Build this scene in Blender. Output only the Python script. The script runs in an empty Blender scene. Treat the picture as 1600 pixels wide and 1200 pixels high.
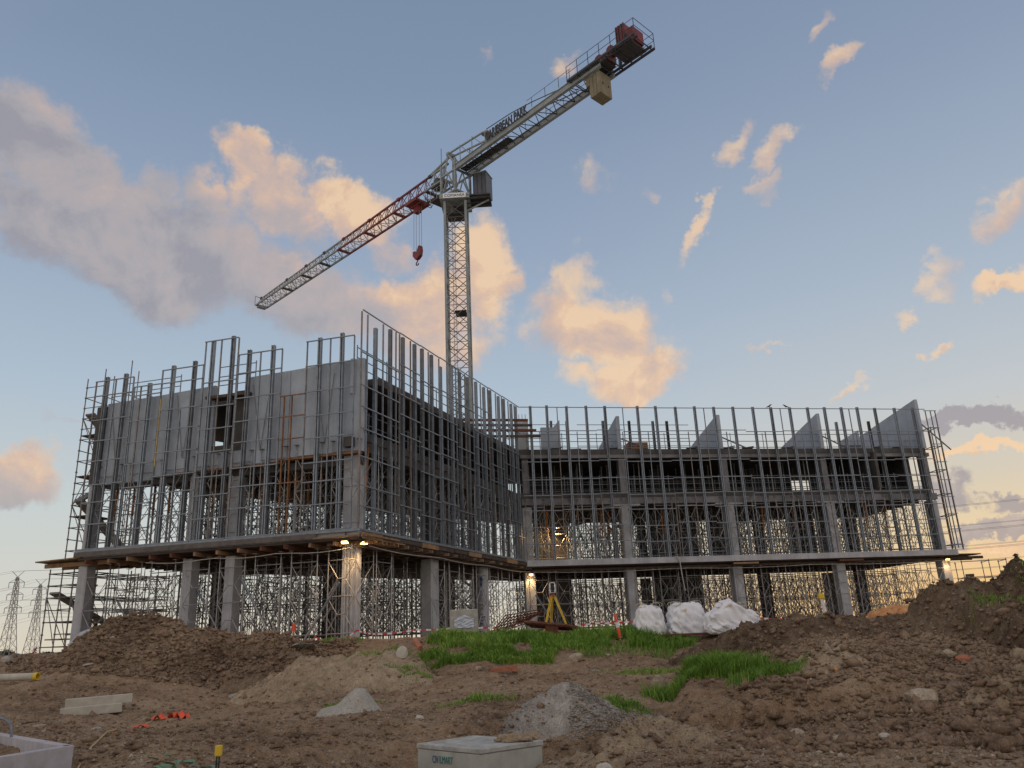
import bpy, math, random
import numpy as np
from mathutils import Matrix, Vector
random.seed(7); rng = np.random.default_rng(7)
S = bpy.context.scene
COL = S.collection
# ------------------------------------------------------------------ camera
F = 1236.0; CX, CY = 800.0, 600.0
up = np.array([-164., 3856., -F]); up /= np.linalg.norm(up)
fw = np.array([0, 0, -1.]); yy = fw - up * fw.dot(up); yy /= np.linalg.norm(yy)
R = np.array([np.cross(yy, up), yy, up])
EYE = np.array([0, 0, 1.7])
def ray(px, py):
    w = R @ np.array([px - CX, CY - py, -F]); return w / w[1]
def aty(px, py, Y): return EYE + ray(px, py) * Y
def atz(px, py, z):
    r = ray(px, py); return EYE + r * ((z - EYE[2]) / r[2])
def at_x_y(px, Y, z):           # ground point seen in column px, at distance Y and height z
    py = 600.
    for _ in range(6):
        r0 = aty(px, py, Y); r1 = aty(px, py + 1, Y)
        py += (z - r0[2]) / (r1[2] - r0[2])
    return aty(px, py, Y)
cam = bpy.data.cameras.new('camera'); cam.lens = F / 1600 * 36; cam.sensor_width = 36
cam.clip_end = 6000; cam.clip_start = .1
co = bpy.data.objects.new('camera', cam); COL.objects.link(co); S.camera = co
m = Matrix.Identity(4)
for i in range(3):
    for j in range(3): m[i][j] = R[i][j]
    m[i][3] = EYE[i]
co.matrix_world = m
# ------------------------------------------------------------------ view, sky, sun
S.view_settings.view_transform = 'Standard'; S.view_settings.look = 'None'
S.view_settings.exposure = 0.0; S.view_settings.gamma = 1
S.view_settings.use_curve_mapping = False
SUN_AZ, SUN_EL = math.radians(38), math.radians(2.5)   # azimuth from +y towards +x
def s2l(c):
    c = np.array(c, float) / 255.
    return tuple(np.where(c < .04045, c / 12.92, ((c + .055) / 1.055) ** 2.4)) + (1.,)
W = bpy.data.worlds.new('World'); S.world = W; W.use_nodes = True
nt = W.node_tree; nt.nodes.clear()
class NG:
    def __init__(s, nt): s.nt = nt
    def n(s, t, **k):
        o = s.nt.nodes.new(t)
        for a, b in k.items(): setattr(o, a, b)
        return o
    def link(s, a, b): s.nt.links.new(a, b)
    def put(s, v, sock):
        if hasattr(v, 'is_output') or isinstance(v, bpy.types.NodeSocket): s.link(v, sock)
        else: sock.default_value = v
    def math(s, op, a, b=0., c=0., clamp=False):
        o = s.n('ShaderNodeMath', operation=op, use_clamp=clamp)
        s.put(a, o.inputs[0]); s.put(b, o.inputs[1]); s.put(c, o.inputs[2]); return o.outputs[0]
    def ramp(s, f, stops, interp='LINEAR'):
        o = s.n('ShaderNodeValToRGB'); s.link(f, o.inputs[0]); e = o.color_ramp.elements
        o.color_ramp.interpolation = interp
        while len(e) < len(stops): e.new(.5)
        for x, (p, c) in zip(e, stops): x.position = p; x.color = c
        return o.outputs[0]
    def mix(s, f, a, b, mode='MIX'):
        o = s.n('ShaderNodeMix', data_type='RGBA', blend_type=mode)
        s.put(f, o.inputs[0]); s.put(a, o.inputs[6]); s.put(b, o.inputs[7]); return o.outputs[2]
    def noise(s, v, scale, detail=4, rough=.55, dist=0.):
        o = s.n('ShaderNodeTexNoise'); s.link(v, o.inputs['Vector'])
        o.inputs['Scale'].default_value = scale; o.inputs['Detail'].default_value = detail
        o.inputs['Roughness'].default_value = rough; o.inputs['Distortion'].default_value = dist; return o
g = NG(nt)
tc = g.n('ShaderNodeTexCoord'); D = tc.outputs['Generated']
sep = g.n('ShaderNodeSeparateXYZ'); g.link(D, sep.inputs[0])
az = g.math('ARCTAN2', sep.outputs[0], sep.outputs[1])
el = g.math('ARCSINE', sep.outputs[2])
def azel(px, py):
    w = R @ np.array([px - CX, CY - py, -F]); w /= np.linalg.norm(w)
    return math.atan2(w[0], w[1]), math.asin(w[2])
elf = g.math('MULTIPLY', el, 1 / (math.pi / 2), clamp=True)
# elevation ramp, away from the sunset and toward it
deg = lambda d: d / 90.
cold = g.ramp(elf, [(0, s2l((224, 214, 192))), (deg(3.5), s2l((216, 214, 204))), (deg(9), s2l((204, 212, 212))),
                    (deg(17), s2l((178, 195, 211))), (deg(27), s2l((153, 171, 195))), (deg(38), s2l((132, 151, 178))), (deg(50), s2l((120, 139, 165))), (1, s2l((126, 146, 176)))])
warm = g.ramp(elf, [(0, s2l((238, 188, 118))), (deg(4.5), s2l((238, 212, 168))), (deg(9), s2l((214, 206, 190))), (deg(14), s2l((196, 203, 208))),
                    (deg(22), s2l((172, 187, 204))), (deg(35), s2l((142, 159, 184))), (deg(50), s2l((118, 139, 168))), (1, s2l((126, 146, 176)))])
daz = g.math('COSINE', g.math('SUBTRACT', az, SUN_AZ))
wf = g.n('ShaderNodeMapRange', interpolation_type='SMOOTHSTEP'); g.link(daz, wf.inputs[0]); wf.inputs[1].default_value = .8; wf.inputs[2].default_value = 1.
skyc = g.mix(wf.outputs[0], cold, warm)
# clouds: soft lumps at their own azimuth and elevation, broken up by noise
pos = g.n('ShaderNodeCombineXYZ'); g.link(az, pos.inputs[0]); g.link(el, pos.inputs[1])
P0 = pos.outputs[0]
wn = g.noise(D, 5.5, 6, .6)
wv = g.n('ShaderNodeVectorMath', operation='SUBTRACT'); g.link(wn.outputs['Color'], wv.inputs[0]); wv.inputs[1].default_value = (.5, .5, .5)
ws = g.n('ShaderNodeVectorMath', operation='SCALE'); g.link(wv.outputs[0], ws.inputs[0]); ws.inputs['Scale'].default_value = .17
wa = g.n('ShaderNodeVectorMath', operation='ADD'); g.link(P0, wa.inputs[0]); g.link(ws.outputs[0], wa.inputs[1])
wn2 = g.noise(D, 19, 5, .65)
wv2 = g.n('ShaderNodeVectorMath', operation='SUBTRACT'); g.link(wn2.outputs['Color'], wv2.inputs[0]); wv2.inputs[1].default_value = (.5, .5, .5)
ws2 = g.n('ShaderNodeVectorMath', operation='SCALE'); g.link(wv2.outputs[0], ws2.inputs[0]); ws2.inputs['Scale'].default_value = .06
wa2 = g.n('ShaderNodeVectorMath', operation='ADD'); g.link(wa.outputs[0], wa2.inputs[0]); g.link(ws2.outputs[0], wa2.inputs[1]); PW = wa2.outputs[0]
# px, py, rx, ry, rot(deg, ccw in the picture), density, warmth
CL = [(40, 250, 130, 75, -20, 1.1, .22), (110, 300, 120, 75, -30, 1.1, .2), (30, 340, 120, 60, -10, .9, .15), (260, 400, 160, 90, -20, 1.1, .15), (240, 300, 50, 35, 0, .75, .2), (400, 440, 200, 80, -18, 1.15, .2),
      (500, 495, 130, 50, -10, 1.1, .3), (330, 320, 60, 40, -30, .8, .3), (380, 255, 60, 38, -25, .95, .75), (440, 270, 40, 40, 0, .95, .8), (430, 320, 80, 50, -30, .9, .6), (540, 335, 75, 50, -15, 1.0, .85),
      (600, 400, 70, 35, -20, .6, .6), (433, 405, 17, 13, 20, 1.0, 1.), (640, 490, 120, 60, 5, .95, .72), (745, 430, 62, 85, 10, 1.15, .98), (700, 540, 90, 50, 0, .7, .8),
      (925, 500, 115, 75, -10, 1.05, .8), (905, 425, 38, 34, 0, .85, .9), (965, 575, 95, 40, 8, 1.0, 1.), (1000, 500, 40, 30, 0, .6, .9), (840, 425, 18, 18, 0, .5, .7),
      (1095, 352, 42, 16, 28, .85, 1.), (1128, 303, 24, 9, 40, .75, 1.), (1158, 213, 36, 22, 35, .8, .9), (1220, 232, 34, 24, 10, .8, .9), (1212, 282, 24, 22, 20, .7, .8),
      (1310, 95, 42, 26, 15, 1.0, .95), (1255, 15, 34, 22, 40, .75, .8), (940, 275, 26, 36, -20, .6, .7), (1012, 280, 24, 16, 0, .55, .7), (882, 118, 24, 24, 40, .7, .9),
      (1562, 318, 48, 34, 10, .9, .8), (1565, 432, 66, 24, 5, 1.1, 1.), (1445, 425, 34, 26, 20, .8, .85), (1400, 490, 18, 16, 30, .6, .9), (1466, 552, 18, 10, 10, .95, 1.),
      (1555, 708, 62, 13, 18, 1.15, 1.15), (1488, 718, 22, 12, 20, .9, 1.1), (1540, 657, 90, 17, 4, 1.3, -.5), (1506, 776, 34, 20, 10, 1.2, -.05), (1590, 782, 44, 13, 0, 1.2, -.35),
      (1560, 822, 100, 20, 2, 1.2, .1), (1570, 852, 90, 12, 3, .7, .8), (40, 730, 90, 42, -12, 1.0, .55), (105, 656, 40, 11, 0, .6, .3), (1205, 545, 34, 8, 5, .55, .8),
      (1330, 606, 34, 8, 10, .6, .9), (1035, 438, 14, 28, 0, .5, .9), (484, 20, 26, 12, 10, .35, .6), (757, 80, 7, 20, 0, .45, .6), (1480, 700, 40, 12, 20, .5, 1.)]
dens = heat = None
for px, py, rx, ry, rot, de, wm in CL:
    if rx < 50: de *= .76; rx *= 1.15; ry *= 1.1
    a, e = azel(px, py); ce = math.cos(e)
    k = 1 / math.hypot(F, math.hypot(px - CX, py - CY)) * 1.0
    mp = g.n('ShaderNodeMapping', vector_type='TEXTURE'); g.link(PW, mp.inputs[0])
    mp.inputs['Location'].default_value = (a, e, 0); mp.inputs['Rotation'].default_value = (0, 0, math.radians(rot + 2.4))
    mp.inputs['Scale'].default_value = (rx * k * 1.3 / ce, ry * k * 1.3, 1)
    ln = g.n('ShaderNodeVectorMath', operation='LENGTH'); g.link(mp.outputs[0], ln.inputs[0])
    mr = g.n('ShaderNodeMapRange', interpolation_type='SMOOTHERSTEP'); g.link(ln.outputs['Value'], mr.inputs[0])
    mr.inputs[1].default_value = 1.25; mr.inputs[2].default_value = .1; mr.inputs[3].default_value = 0; mr.inputs[4].default_value = de
    v = mr.outputs[0]
    dens = v if dens is None else g.math('MAXIMUM', dens, v)
    sm_ = v if heat is None else g.math('ADD', tot, v)
    sy = g.n('ShaderNodeSeparateXYZ'); g.link(mp.outputs[0], sy.inputs[0])
    wmv = g.math('MULTIPLY_ADD', sy.outputs[1], .3, wm)
    heat = g.math('MULTIPLY', v, wmv) if heat is None else g.math('MULTIPLY_ADD', v, wmv, heat)
    tot = sm_
warmth = g.math('DIVIDE', heat, g.math('MAXIMUM', tot, .001))
# bright broken cloud added outside the picture, made denser to light the ground
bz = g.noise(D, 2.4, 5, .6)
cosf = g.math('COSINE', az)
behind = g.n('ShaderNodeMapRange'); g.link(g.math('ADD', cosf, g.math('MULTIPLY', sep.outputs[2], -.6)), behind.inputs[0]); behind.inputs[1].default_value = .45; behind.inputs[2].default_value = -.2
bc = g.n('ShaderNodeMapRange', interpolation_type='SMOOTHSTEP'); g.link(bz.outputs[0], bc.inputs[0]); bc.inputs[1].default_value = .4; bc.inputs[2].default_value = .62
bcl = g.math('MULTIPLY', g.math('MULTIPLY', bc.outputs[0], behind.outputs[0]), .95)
n1 = g.noise(D, 11, 9, .62, .3); n2 = g.noise(D, 30, 6, .6)
nn = g.math('ADD', g.math('MULTIPLY', n1.outputs[0], .7), g.math('MULTIPLY', n2.outputs[0], .3))
th = g.math('SUBTRACT', g.math('ADD', dens, g.math('MULTIPLY', nn, 1.5)), 1.0)
cm = g.n('ShaderNodeMapRange', interpolation_type='SMOOTHSTEP'); g.link(th, cm.inputs[0]); cm.inputs[1].default_value = -.05; cm.inputs[2].default_value = .62
cover = g.math('MULTIPLY', cm.outputs[0], g.math('MULTIPLY', dens, 3.0, clamp=True))
# lit side: compare the noise at a point shifted toward the light
sh = g.n('ShaderNodeVectorMath', operation='ADD'); g.link(D, sh.inputs[0]); sh.inputs[1].default_value = (.02, 0, .022)
n3 = g.noise(sh.outputs[0], 11, 6, .6, .3)
lit = g.math('MULTIPLY_ADD', g.math('SUBTRACT', n1.outputs[0], n3.outputs[0]), 1.5, .0)
wl = g.math('ADD', warmth, lit, clamp=False)
thick = g.math('MULTIPLY_ADD', g.math('SUBTRACT', th, .45), -.1, .04)
wl = g.math('ADD', wl, thick, clamp=True)
cc = g.ramp(wl, [(0, s2l((160, 156, 164))), (.22, s2l((178, 171, 173))), (.48, s2l((194, 178, 174))), (.72, s2l((218, 188, 170))), (.9, s2l((238, 200, 166))), (1, s2l((250, 213, 172)))])
sky2 = g.mix(g.math('MULTIPLY', cover, .84), skyc, cc)
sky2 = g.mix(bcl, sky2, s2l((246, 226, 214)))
# ground side of the world
ns = g.n('ShaderNodeTexSky', sky_type='NISHITA'); ns.sun_disc = False
ns.sun_elevation = SUN_EL; ns.sun_rotation = SUN_AZ
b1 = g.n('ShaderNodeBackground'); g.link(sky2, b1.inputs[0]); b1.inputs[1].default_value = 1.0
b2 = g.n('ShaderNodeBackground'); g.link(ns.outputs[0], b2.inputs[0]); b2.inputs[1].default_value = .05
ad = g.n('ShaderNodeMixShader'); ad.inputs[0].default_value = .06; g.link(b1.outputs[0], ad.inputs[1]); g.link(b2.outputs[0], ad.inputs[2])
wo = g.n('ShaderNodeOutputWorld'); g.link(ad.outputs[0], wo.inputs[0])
W.cycles.sampling_method = 'MANUAL'; W.cycles.sample_map_resolution = 512
sl = bpy.data.lights.new('sun', 'SUN'); sl.energy = .5; sl.angle = math.radians(12); sl.color = (1, .68, .42)
so = bpy.data.objects.new('sun', sl); COL.objects.link(so)
sd = Vector((math.sin(SUN_AZ) * math.cos(SUN_EL), math.cos(SUN_AZ) * math.cos(SUN_EL), math.sin(SUN_EL)))
so.rotation_euler = sd.to_track_quat('Z', 'Y').to_euler()

# ------------------------------------------------------------------ materials
MATS = {}
def mat(name, color, rough=.7, metal=0., var=.25, scale=3., bump=0., bscale=30., spots=None, streak=0., col2=None, spec=.5):
    if name in MATS: return MATS[name]
    m = bpy.data.materials.new(name); m.use_nodes = True; t = m.node_tree
    b = t.nodes['Principled BSDF']; q = NG(t)
    c = q.n('ShaderNodeTexCoord'); v = c.outputs['Object']
    oi = q.n('ShaderNodeObjectInfo')
    n = q.noise(v, scale, 6, .6)
    c1 = tuple(color) + (1,); cd = tuple(x * (1 - var) for x in color) + (1,)
    if col2 is None: cl = tuple(min(1, x * (1 + var)) for x in color) + (1,)
    else: cl = tuple(col2) + (1,)
    r = q.ramp(n.outputs[0], [(.32, cd), (.5, c1), (.68, cl)])
    if streak:
        mp = q.n('ShaderNodeMapping'); q.link(v, mp.inputs[0]); mp.inputs['Scale'].default_value = (3.5, 3.5, .25)
        n2 = q.noise(mp.outputs[0], 2.2, 5, .65)
        sr = q.n('ShaderNodeMapRange'); q.link(n2.outputs[0], sr.inputs[0]); sr.inputs[1].default_value = .45; sr.inputs[2].default_value = .7; sr.inputs[4].default_value = streak
        r = q.mix(sr.outputs[0], r, tuple(x * .45 for x in color) + (1,))
    if spots:
        n3 = q.noise(v, spots[0], 3, .5)
        sr = q.n('ShaderNodeMapRange'); q.link(n3.outputs[0], sr.inputs[0]); sr.inputs[1].default_value = spots[2]; sr.inputs[2].default_value = spots[2] + .06
        r = q.mix(sr.outputs[0], r, tuple(spots[1]) + (1,))
    q.link(r, b.inputs['Base Color'])
    b.inputs['Roughness'].default_value = rough; b.inputs['Metallic'].default_value = metal
    b.inputs['Specular IOR Level'].default_value = spec
    if bump:
        n4 = q.noise(v, bscale, 5, .6); bp = q.n('ShaderNodeBump'); bp.inputs['Strength'].default_value = bump; bp.inputs['Distance'].default_value = .02
        q.link(n4.outputs[0], bp.inputs['Height']); q.link(bp.outputs[0], b.inputs['Normal'])
    MATS[name] = m; return m
concrete = mat('concrete', (.43, .445, .465), .85, var=.2, scale=1.3, bump=.4, bscale=14, streak=.28)
panelc = mat('panel_concrete', (.36, .41, .47), .8, var=.16, scale=.9, bump=.35, bscale=10, streak=.3)
darkconc = mat('shaded_concrete', (.085, .08, .078), .9, var=.3, scale=1.5, bump=.5, bscale=12, streak=.4)  # darker copy of concrete; interior shade is put into its colour
galv = mat('galvanised_steel', (.2, .23, .265), .45, .35, var=.2, scale=5)
galvthin = mat('grey_steel', (.2, .225, .255), .5, .4, var=.2, scale=5)
scaf = mat('scaffold_steel', (.2, .195, .19), .55, .35, var=.35, scale=4, spots=(9, (.15, .07, .035), .62))
scafl = mat('bright_scaffold_steel', (.36, .36, .36), .5, .4, var=.25, scale=4, spots=(7, (.2, .11, .06), .66))
rust = mat('rusty_steel', (.13, .05, .03), .85, .1, var=.45, scale=9, bump=.4, bscale=60)
rustor = mat('orange_rust', (.21, .1, .045), .8, .0, var=.4, scale=5)
timber = mat('timber', (.26, .16, .085), .8, var=.35, scale=3, bump=.3, bscale=40)
timberd = mat('dark_timber', (.07, .05, .038), .85, var=.35, scale=3, bump=.3, bscale=40)
ply = mat('plywood', (.06, .042, .032), .75, var=.4, scale=1.2, bump=.2)
crgrey = mat('crane_grey_paint', (.23, .26, .27), .5, .1, var=.22, scale=2, spots=(8, (.13, .09, .06), .66))
crred = mat('crane_red_paint', (.15, .012, .014), .5, .0, var=.35, scale=2)
crdark = mat('crane_dark_steel', (.05, .052, .06), .6, .2, var=.3)
cabm = mat('cab_cladding', (.085, .09, .11), .5, .2, var=.15)
cwm = mat('counterweight_concrete', (.2, .175, .125), .9, var=.22, scale=1.3, bump=.5, bscale=12, streak=.4)
white = mat('white_woven_plastic', (.84, .85, .87), .55, var=.06, scale=3, bump=.5, bscale=22, spots=(2.6, (.6, .47, .28), .66))
whitep = mat('white_plastic', (.75, .75, .75), .4, var=.05)
yel = mat('yellow_paint', (.72, .5, .03), .45, var=.12)
orp = mat('orange_paint', (.36, .14, .035), .6, var=.3, scale=4)
orb = mat('bright_orange_plastic', (.85, .12, .05), .5, var=.1)
redp = mat('red_paint', (.55, .04, .05), .5, var=.1)
blackp = mat('black_plastic', (.02, .02, .022), .5, var=.2)
bluep = mat('blue_plastic', (.03, .2, .55), .5, var=.2)
bluepaint = mat('faded_blue_paint', (.1, .2, .28), .7, var=.25)
pinkp = mat('faded_pink_red_paint', (.5, .06, .16), .7, var=.25)
pylonm = mat('weathered_lattice_steel', (.33, .32, .3), .7, .2, var=.15)
cable = mat('cable', (.2, .19, .18), .6)
pitc = mat('precast_pit_concrete', (.42, .43, .38), .85, var=.15, scale=4, bump=.3, bscale=60, streak=.2)
kerbc = mat('pale_precast_concrete', (.5, .47, .39), .85, var=.14, scale=5, bump=.3, bscale=50)
greent = mat('green_print', (.0, .2, .17), .7); bluet = mat('blue_print', (.02, .07, .25), .7)
brickm = mat('terracotta', (.42, .16, .09), .8, var=.25, scale=12)
treem = mat('far_foliage', (.05, .06, .04), .9, var=.4, scale=.3)
def emis(name, col, st):
    m = bpy.data.materials.new(name); m.use_nodes = True; b = m.node_tree.nodes['Principled BSDF']
    b.inputs['Base Color'].default_value = (.8, .8, .8, 1); b.inputs['Emission Color'].default_value = col + (1,); b.inputs['Emission Strength'].default_value = st; return m
lampm = emis('lit_floodlight_glass', (1., .56, .2), 7)
GAIN = 2.05
def soilmat(name, cols, pebble=.5, pscale=16, pcol=(.42, .39, .34), bump=.7, big=.35, pth=.5, gain=None):
    m = bpy.data.materials.new(name); m.use_nodes = True; t = m.node_tree
    b = t.nodes['Principled BSDF']; q = NG(t)
    v = q.n('ShaderNodeNewGeometry').outputs['Position']
    n = q.noise(v, big, 8, .68, .4); n2 = q.noise(v, 5., 6, .7); n3 = q.noise(v, 38., 4, .7)
    f = q.math('ADD', q.math('MULTIPLY', n.outputs[0], .55), q.math('MULTIPLY', n2.outputs[0], .45))
    c = q.ramp(f, [(.38, tuple(c * .72 for c in cols[0]) + (1,)), (.47, cols[1] + (1,)), (.54, cols[2] + (1,)), (.61, cols[3] + (1,))])
    c = q.mix(q.math('MULTIPLY', q.math('SUBTRACT', n3.outputs[0], .32, clamp=True), 5., clamp=True), q.mix(1., c, (.5, .49, .48, 1), 'MULTIPLY'), c)  # noise lows darkened: crevice shade put into the soil colour
    c = q.mix(1., c, ((gain or GAIN) * 1.03, (gain or GAIN) * .97, (gain or GAIN) * .86, 1), 'MULTIPLY')
    for sc, th, amt in ((pscale, .34, 1.), (pscale * 2.7, .4, .8)):
        vo = q.n('ShaderNodeTexVoronoi'); q.link(v, vo.inputs['Vector']); vo.inputs['Scale'].default_value = sc
        near = q.n('ShaderNodeMapRange'); q.link(vo.outputs['Distance'], near.inputs[0]); near.inputs[1].default_value = th; near.inputs[2].default_value = th - .1
        sc2 = q.n('ShaderNodeSeparateColor'); q.link(vo.outputs['Color'], sc2.inputs[0])
        pick = q.math('GREATER_THAN', sc2.outputs[0], 1 - pebble)
        pc = q.mix(sc2.outputs[1], tuple(x * .45 for x in pcol) + (1,), pcol + (1,))
        c = q.mix(q.math('MULTIPLY', q.math('MULTIPLY', near.outputs[0], pick), amt * .8), c, pc)
    q.link(c, b.inputs['Base Color']); b.inputs['Roughness'].default_value = .95; b.inputs['Specular IOR Level'].default_value = .2
    n5 = q.noise(v, 14., 8, .75); bp = q.n('ShaderNodeBump'); bp.inputs['Strength'].default_value = bump; bp.inputs['Distance'].default_value = .06
    q.link(n5.outputs[0], bp.inputs['Height']); q.link(bp.outputs[0], b.inputs['Normal'])
    return m
soil = soilmat('brown_gravelly_soil', ((.13, .088, .06), (.2, .145, .1), (.26, .195, .14), (.31, .25, .185)), .26, 15, bump=1., gain=1.5)
darks = soilmat('dark_clod_soil', ((.105, .075, .055), (.16, .118, .086), (.215, .165, .122), (.27, .215, .16)), .14, 12, bump=1., gain=1.4)
vdarks = soilmat('very_dark_clod_soil', ((.105, .075, .055), (.16, .118, .086), (.215, .165, .122), (.27, .215, .16)), .1, 12, bump=1., gain=1.05)
tans = soilmat('tan_gravelly_soil', ((.17, .13, .09), (.25, .2, .145), (.31, .255, .19), (.37, .31, .24)), .34, 14, bump=1., gain=1.6)
oranges = soilmat('orange_soil', ((.22, .11, .05), (.3, .155, .075), (.36, .2, .1), (.42, .25, .13)), .08, 10)
greyg = soilmat('grey_crushed_rock', ((.16, .145, .13), (.22, .21, .2), (.3, .29, .28), (.4, .39, .38)), .6, 22, (.55, .54, .53), gain=1.35)
limes = soilmat('pale_lime', ((.3, .31, .31), (.38, .39, .39), (.45, .45, .44), (.5, .5, .48)), .1, 20, (.25, .25, .25), .8, gain=1.1)
stonem = soilmat('stone', ((.22, .19, .15), (.3, .26, .21), (.36, .32, .27), (.44, .4, .34)), .05, 20, gain=1.45)
clodm = soilmat('clod', ((.12, .085, .06), (.18, .13, .095), (.24, .18, .135), (.28, .22, .165)), .1, 20, gain=1.4)
def grassmat(name, lo, hi):
    m = bpy.data.materials.new(name); m.use_nodes = True; q = NG(m.node_tree); b = m.node_tree.nodes['Principled BSDF']
    at = q.n('ShaderNodeAttribute', attribute_name='tint')
    q.link(q.ramp(at.outputs['Fac'], [(0, lo[0] + (1,)), (.5, lo[1] + (1,)), (.8, hi + (1,)), (.9, (.42, .4, .16, 1)), (1, (.36, .3, .15, 1))]), b.inputs['Base Color'])
    b.inputs['Roughness'].default_value = .6
    b.inputs['Subsurface Weight'].default_value = 0
    return m
grassm = grassmat('grass', ((.09, .17, .03), (.2, .38, .045)), (.34, .52, .07))
weedm = grassmat('weed_leaf', ((.03, .07, .03), (.06, .13, .06)), (.1, .18, .08))

# ------------------------------------------------------------------ mesh helpers
class MB:
    def __init__(s): s.v = []; s.f = []; s.n = 0
    def add(s, vs, fs):
        s.v.extend(map(tuple, vs)); o = s.n; s.f.extend(tuple(i + o for i in f) for f in fs); s.n += len(vs); return s
    def box(s, c, d, ax=None):     # centre, full dims, optional axes (3 unit vectors)
        c = np.array(c, float); h = np.array(d, float) / 2
        A = np.eye(3) if ax is None else np.array(ax, float)
        vs = [c + A[0] * h[0] * i + A[1] * h[1] * j + A[2] * h[2] * k for i in (-1, 1) for j in (-1, 1) for k in (-1, 1)]
        return s.add(vs, [(0, 1, 3, 2), (4, 6, 7, 5), (0, 4, 5, 1), (2, 3, 7, 6), (0, 2, 6, 4), (1, 5, 7, 3)])
    def bar(s, a, b, w, h=None, upv=(0, 0, 1)):   # rectangular bar a -> b
        a = np.array(a, float); b = np.array(b, float); d = b - a; L = np.linalg.norm(d)
        if L < 1e-6: return s
        d /= L; u = np.array(upv, float)
        if abs(d.dot(u)) > .98: u = np.array([1., 0, 0]) if abs(d[0]) < .9 else np.array([0, 1., 0])
        x = np.cross(d, u); x /= np.linalg.norm(x); z = np.cross(x, d)
        return s.box((a + b) / 2, (L, w, h or w), (d, x, z))
    def tube(s, a, b, r, n=6, r2=None):
        a = np.array(a, float); b = np.array(b, float); d = b - a; L = np.linalg.norm(d)
        if L < 1e-6: return s
        d /= L; u = np.array([0, 0, 1.]) if abs(d[2]) < .95 else np.array([1., 0, 0])
        x = np.cross(d, u); x /= np.linalg.norm(x); y = np.cross(d, x); r2 = r if r2 is None else r2
        vs = [a + (x * math.cos(t) + y * math.sin(t)) * r for t in [2 * math.pi * i / n for i in range(n)]] + \
             [b + (x * math.cos(t) + y * math.sin(t)) * r2 for t in [2 * math.pi * i / n for i in range(n)]]
        fs = [(i, (i + 1) % n, n + (i + 1) % n, n + i) for i in range(n)] + [tuple(range(n))[::-1], tuple(range(n, 2 * n))]
        return s.add(vs, fs)
    def path(s, pts, r, n=5):
        for a, b in zip(pts[:-1], pts[1:]): s.tube(a, b, r, n)
        return s
    def prism(s, poly, z0, z1):     # polygon in plan
        n = len(poly)
        vs = [(x, y, z0) for x, y in poly] + [(x, y, z1) for x, y in poly]
        return s.add(vs, [tuple(range(n))[::-1], tuple(range(n, 2 * n))] + [(i, (i + 1) % n, n + (i + 1) % n, n + i) for i in range(n)])
    def slabpoly(s, pts, nrm, t):   # planar polygon (3D) with thickness t along nrm
        n = len(pts); pts = np.array(pts, float); q = pts + np.array(nrm, float) * t
        return s.add(list(pts) + list(q), [tuple(range(n))[::-1], tuple(range(n, 2 * n))] + [(i, (i + 1) % n, n + (i + 1) % n, n + i) for i in range(n)])
    def mesh(s, name, off=(0, 0, 0)):
        me = bpy.data.meshes.new(name)
        v = np.array(s.v, float) - np.array(off, float)
        me.from_pydata(v.tolist(), [], s.f); me.update(); return me
def wloc(o):
    l = np.zeros(3)
    while o is not None: l += np.array(o.location); o = o.parent
    return l
def part(name, mb, m, parent=None, smooth=False, bevel=0, kind=None, label=None):
    me = mb.mesh(name, wloc(parent) if parent else (0, 0, 0)) if isinstance(mb, MB) else mb
    o = bpy.data.objects.new(name, me); COL.objects.link(o)
    if parent: o.parent = parent
    if m and not me.materials: me.materials.append(m)
    if smooth: me.polygons.foreach_set('use_smooth', [True] * len(me.polygons))
    if bevel:
        b = o.modifiers.new('b', 'BEVEL'); b.width = bevel; b.segments = 2; b.limit_method = 'ANGLE'
    if kind: o['kind'] = kind
    if label: o['label'] = label
    return o
def empty(name, loc, label, cat, group=None, rz=0):
    o = bpy.data.objects.new(name, None); COL.objects.link(o); o.location = [float(x) for x in loc]; o.rotation_euler = (0, 0, rz)
    o.empty_display_size = .2
    o['label'] = label; o['category'] = cat
    if group: o['group'] = group
    return o
def tag(o, label, cat, group=None):
    o['label'] = label; o['category'] = cat
    if group: o['group'] = group
    return o
def solo(name, mb, m, label, cat, group=None, **k):   # a one-mesh thing with its origin at its base
    v = np.array(mb.v); b = np.array([v[:, 0].mean(), v[:, 1].mean(), v[:, 2].min()])
    me = mb.mesh(name, b); me.materials.append(m)
    o = bpy.data.objects.new(name, me); COL.objects.link(o); o.location = b.tolist()
    if k.get('smooth'): me.polygons.foreach_set('use_smooth', [True] * len(me.polygons))
    if k.get('bevel'):
        bb = o.modifiers.new('b', 'BEVEL'); bb.width = k['bevel']; bb.segments = 2; bb.limit_method = 'ANGLE'
    return tag(o, label, cat, group)
def copy_tree(o, parent=None):
    c = o.copy(); COL.objects.link(c)
    if parent: c.parent = parent
    for ch in KIDS.get(o.name, []): copy_tree(ch, c)
    return c
KIDS = {}

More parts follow.
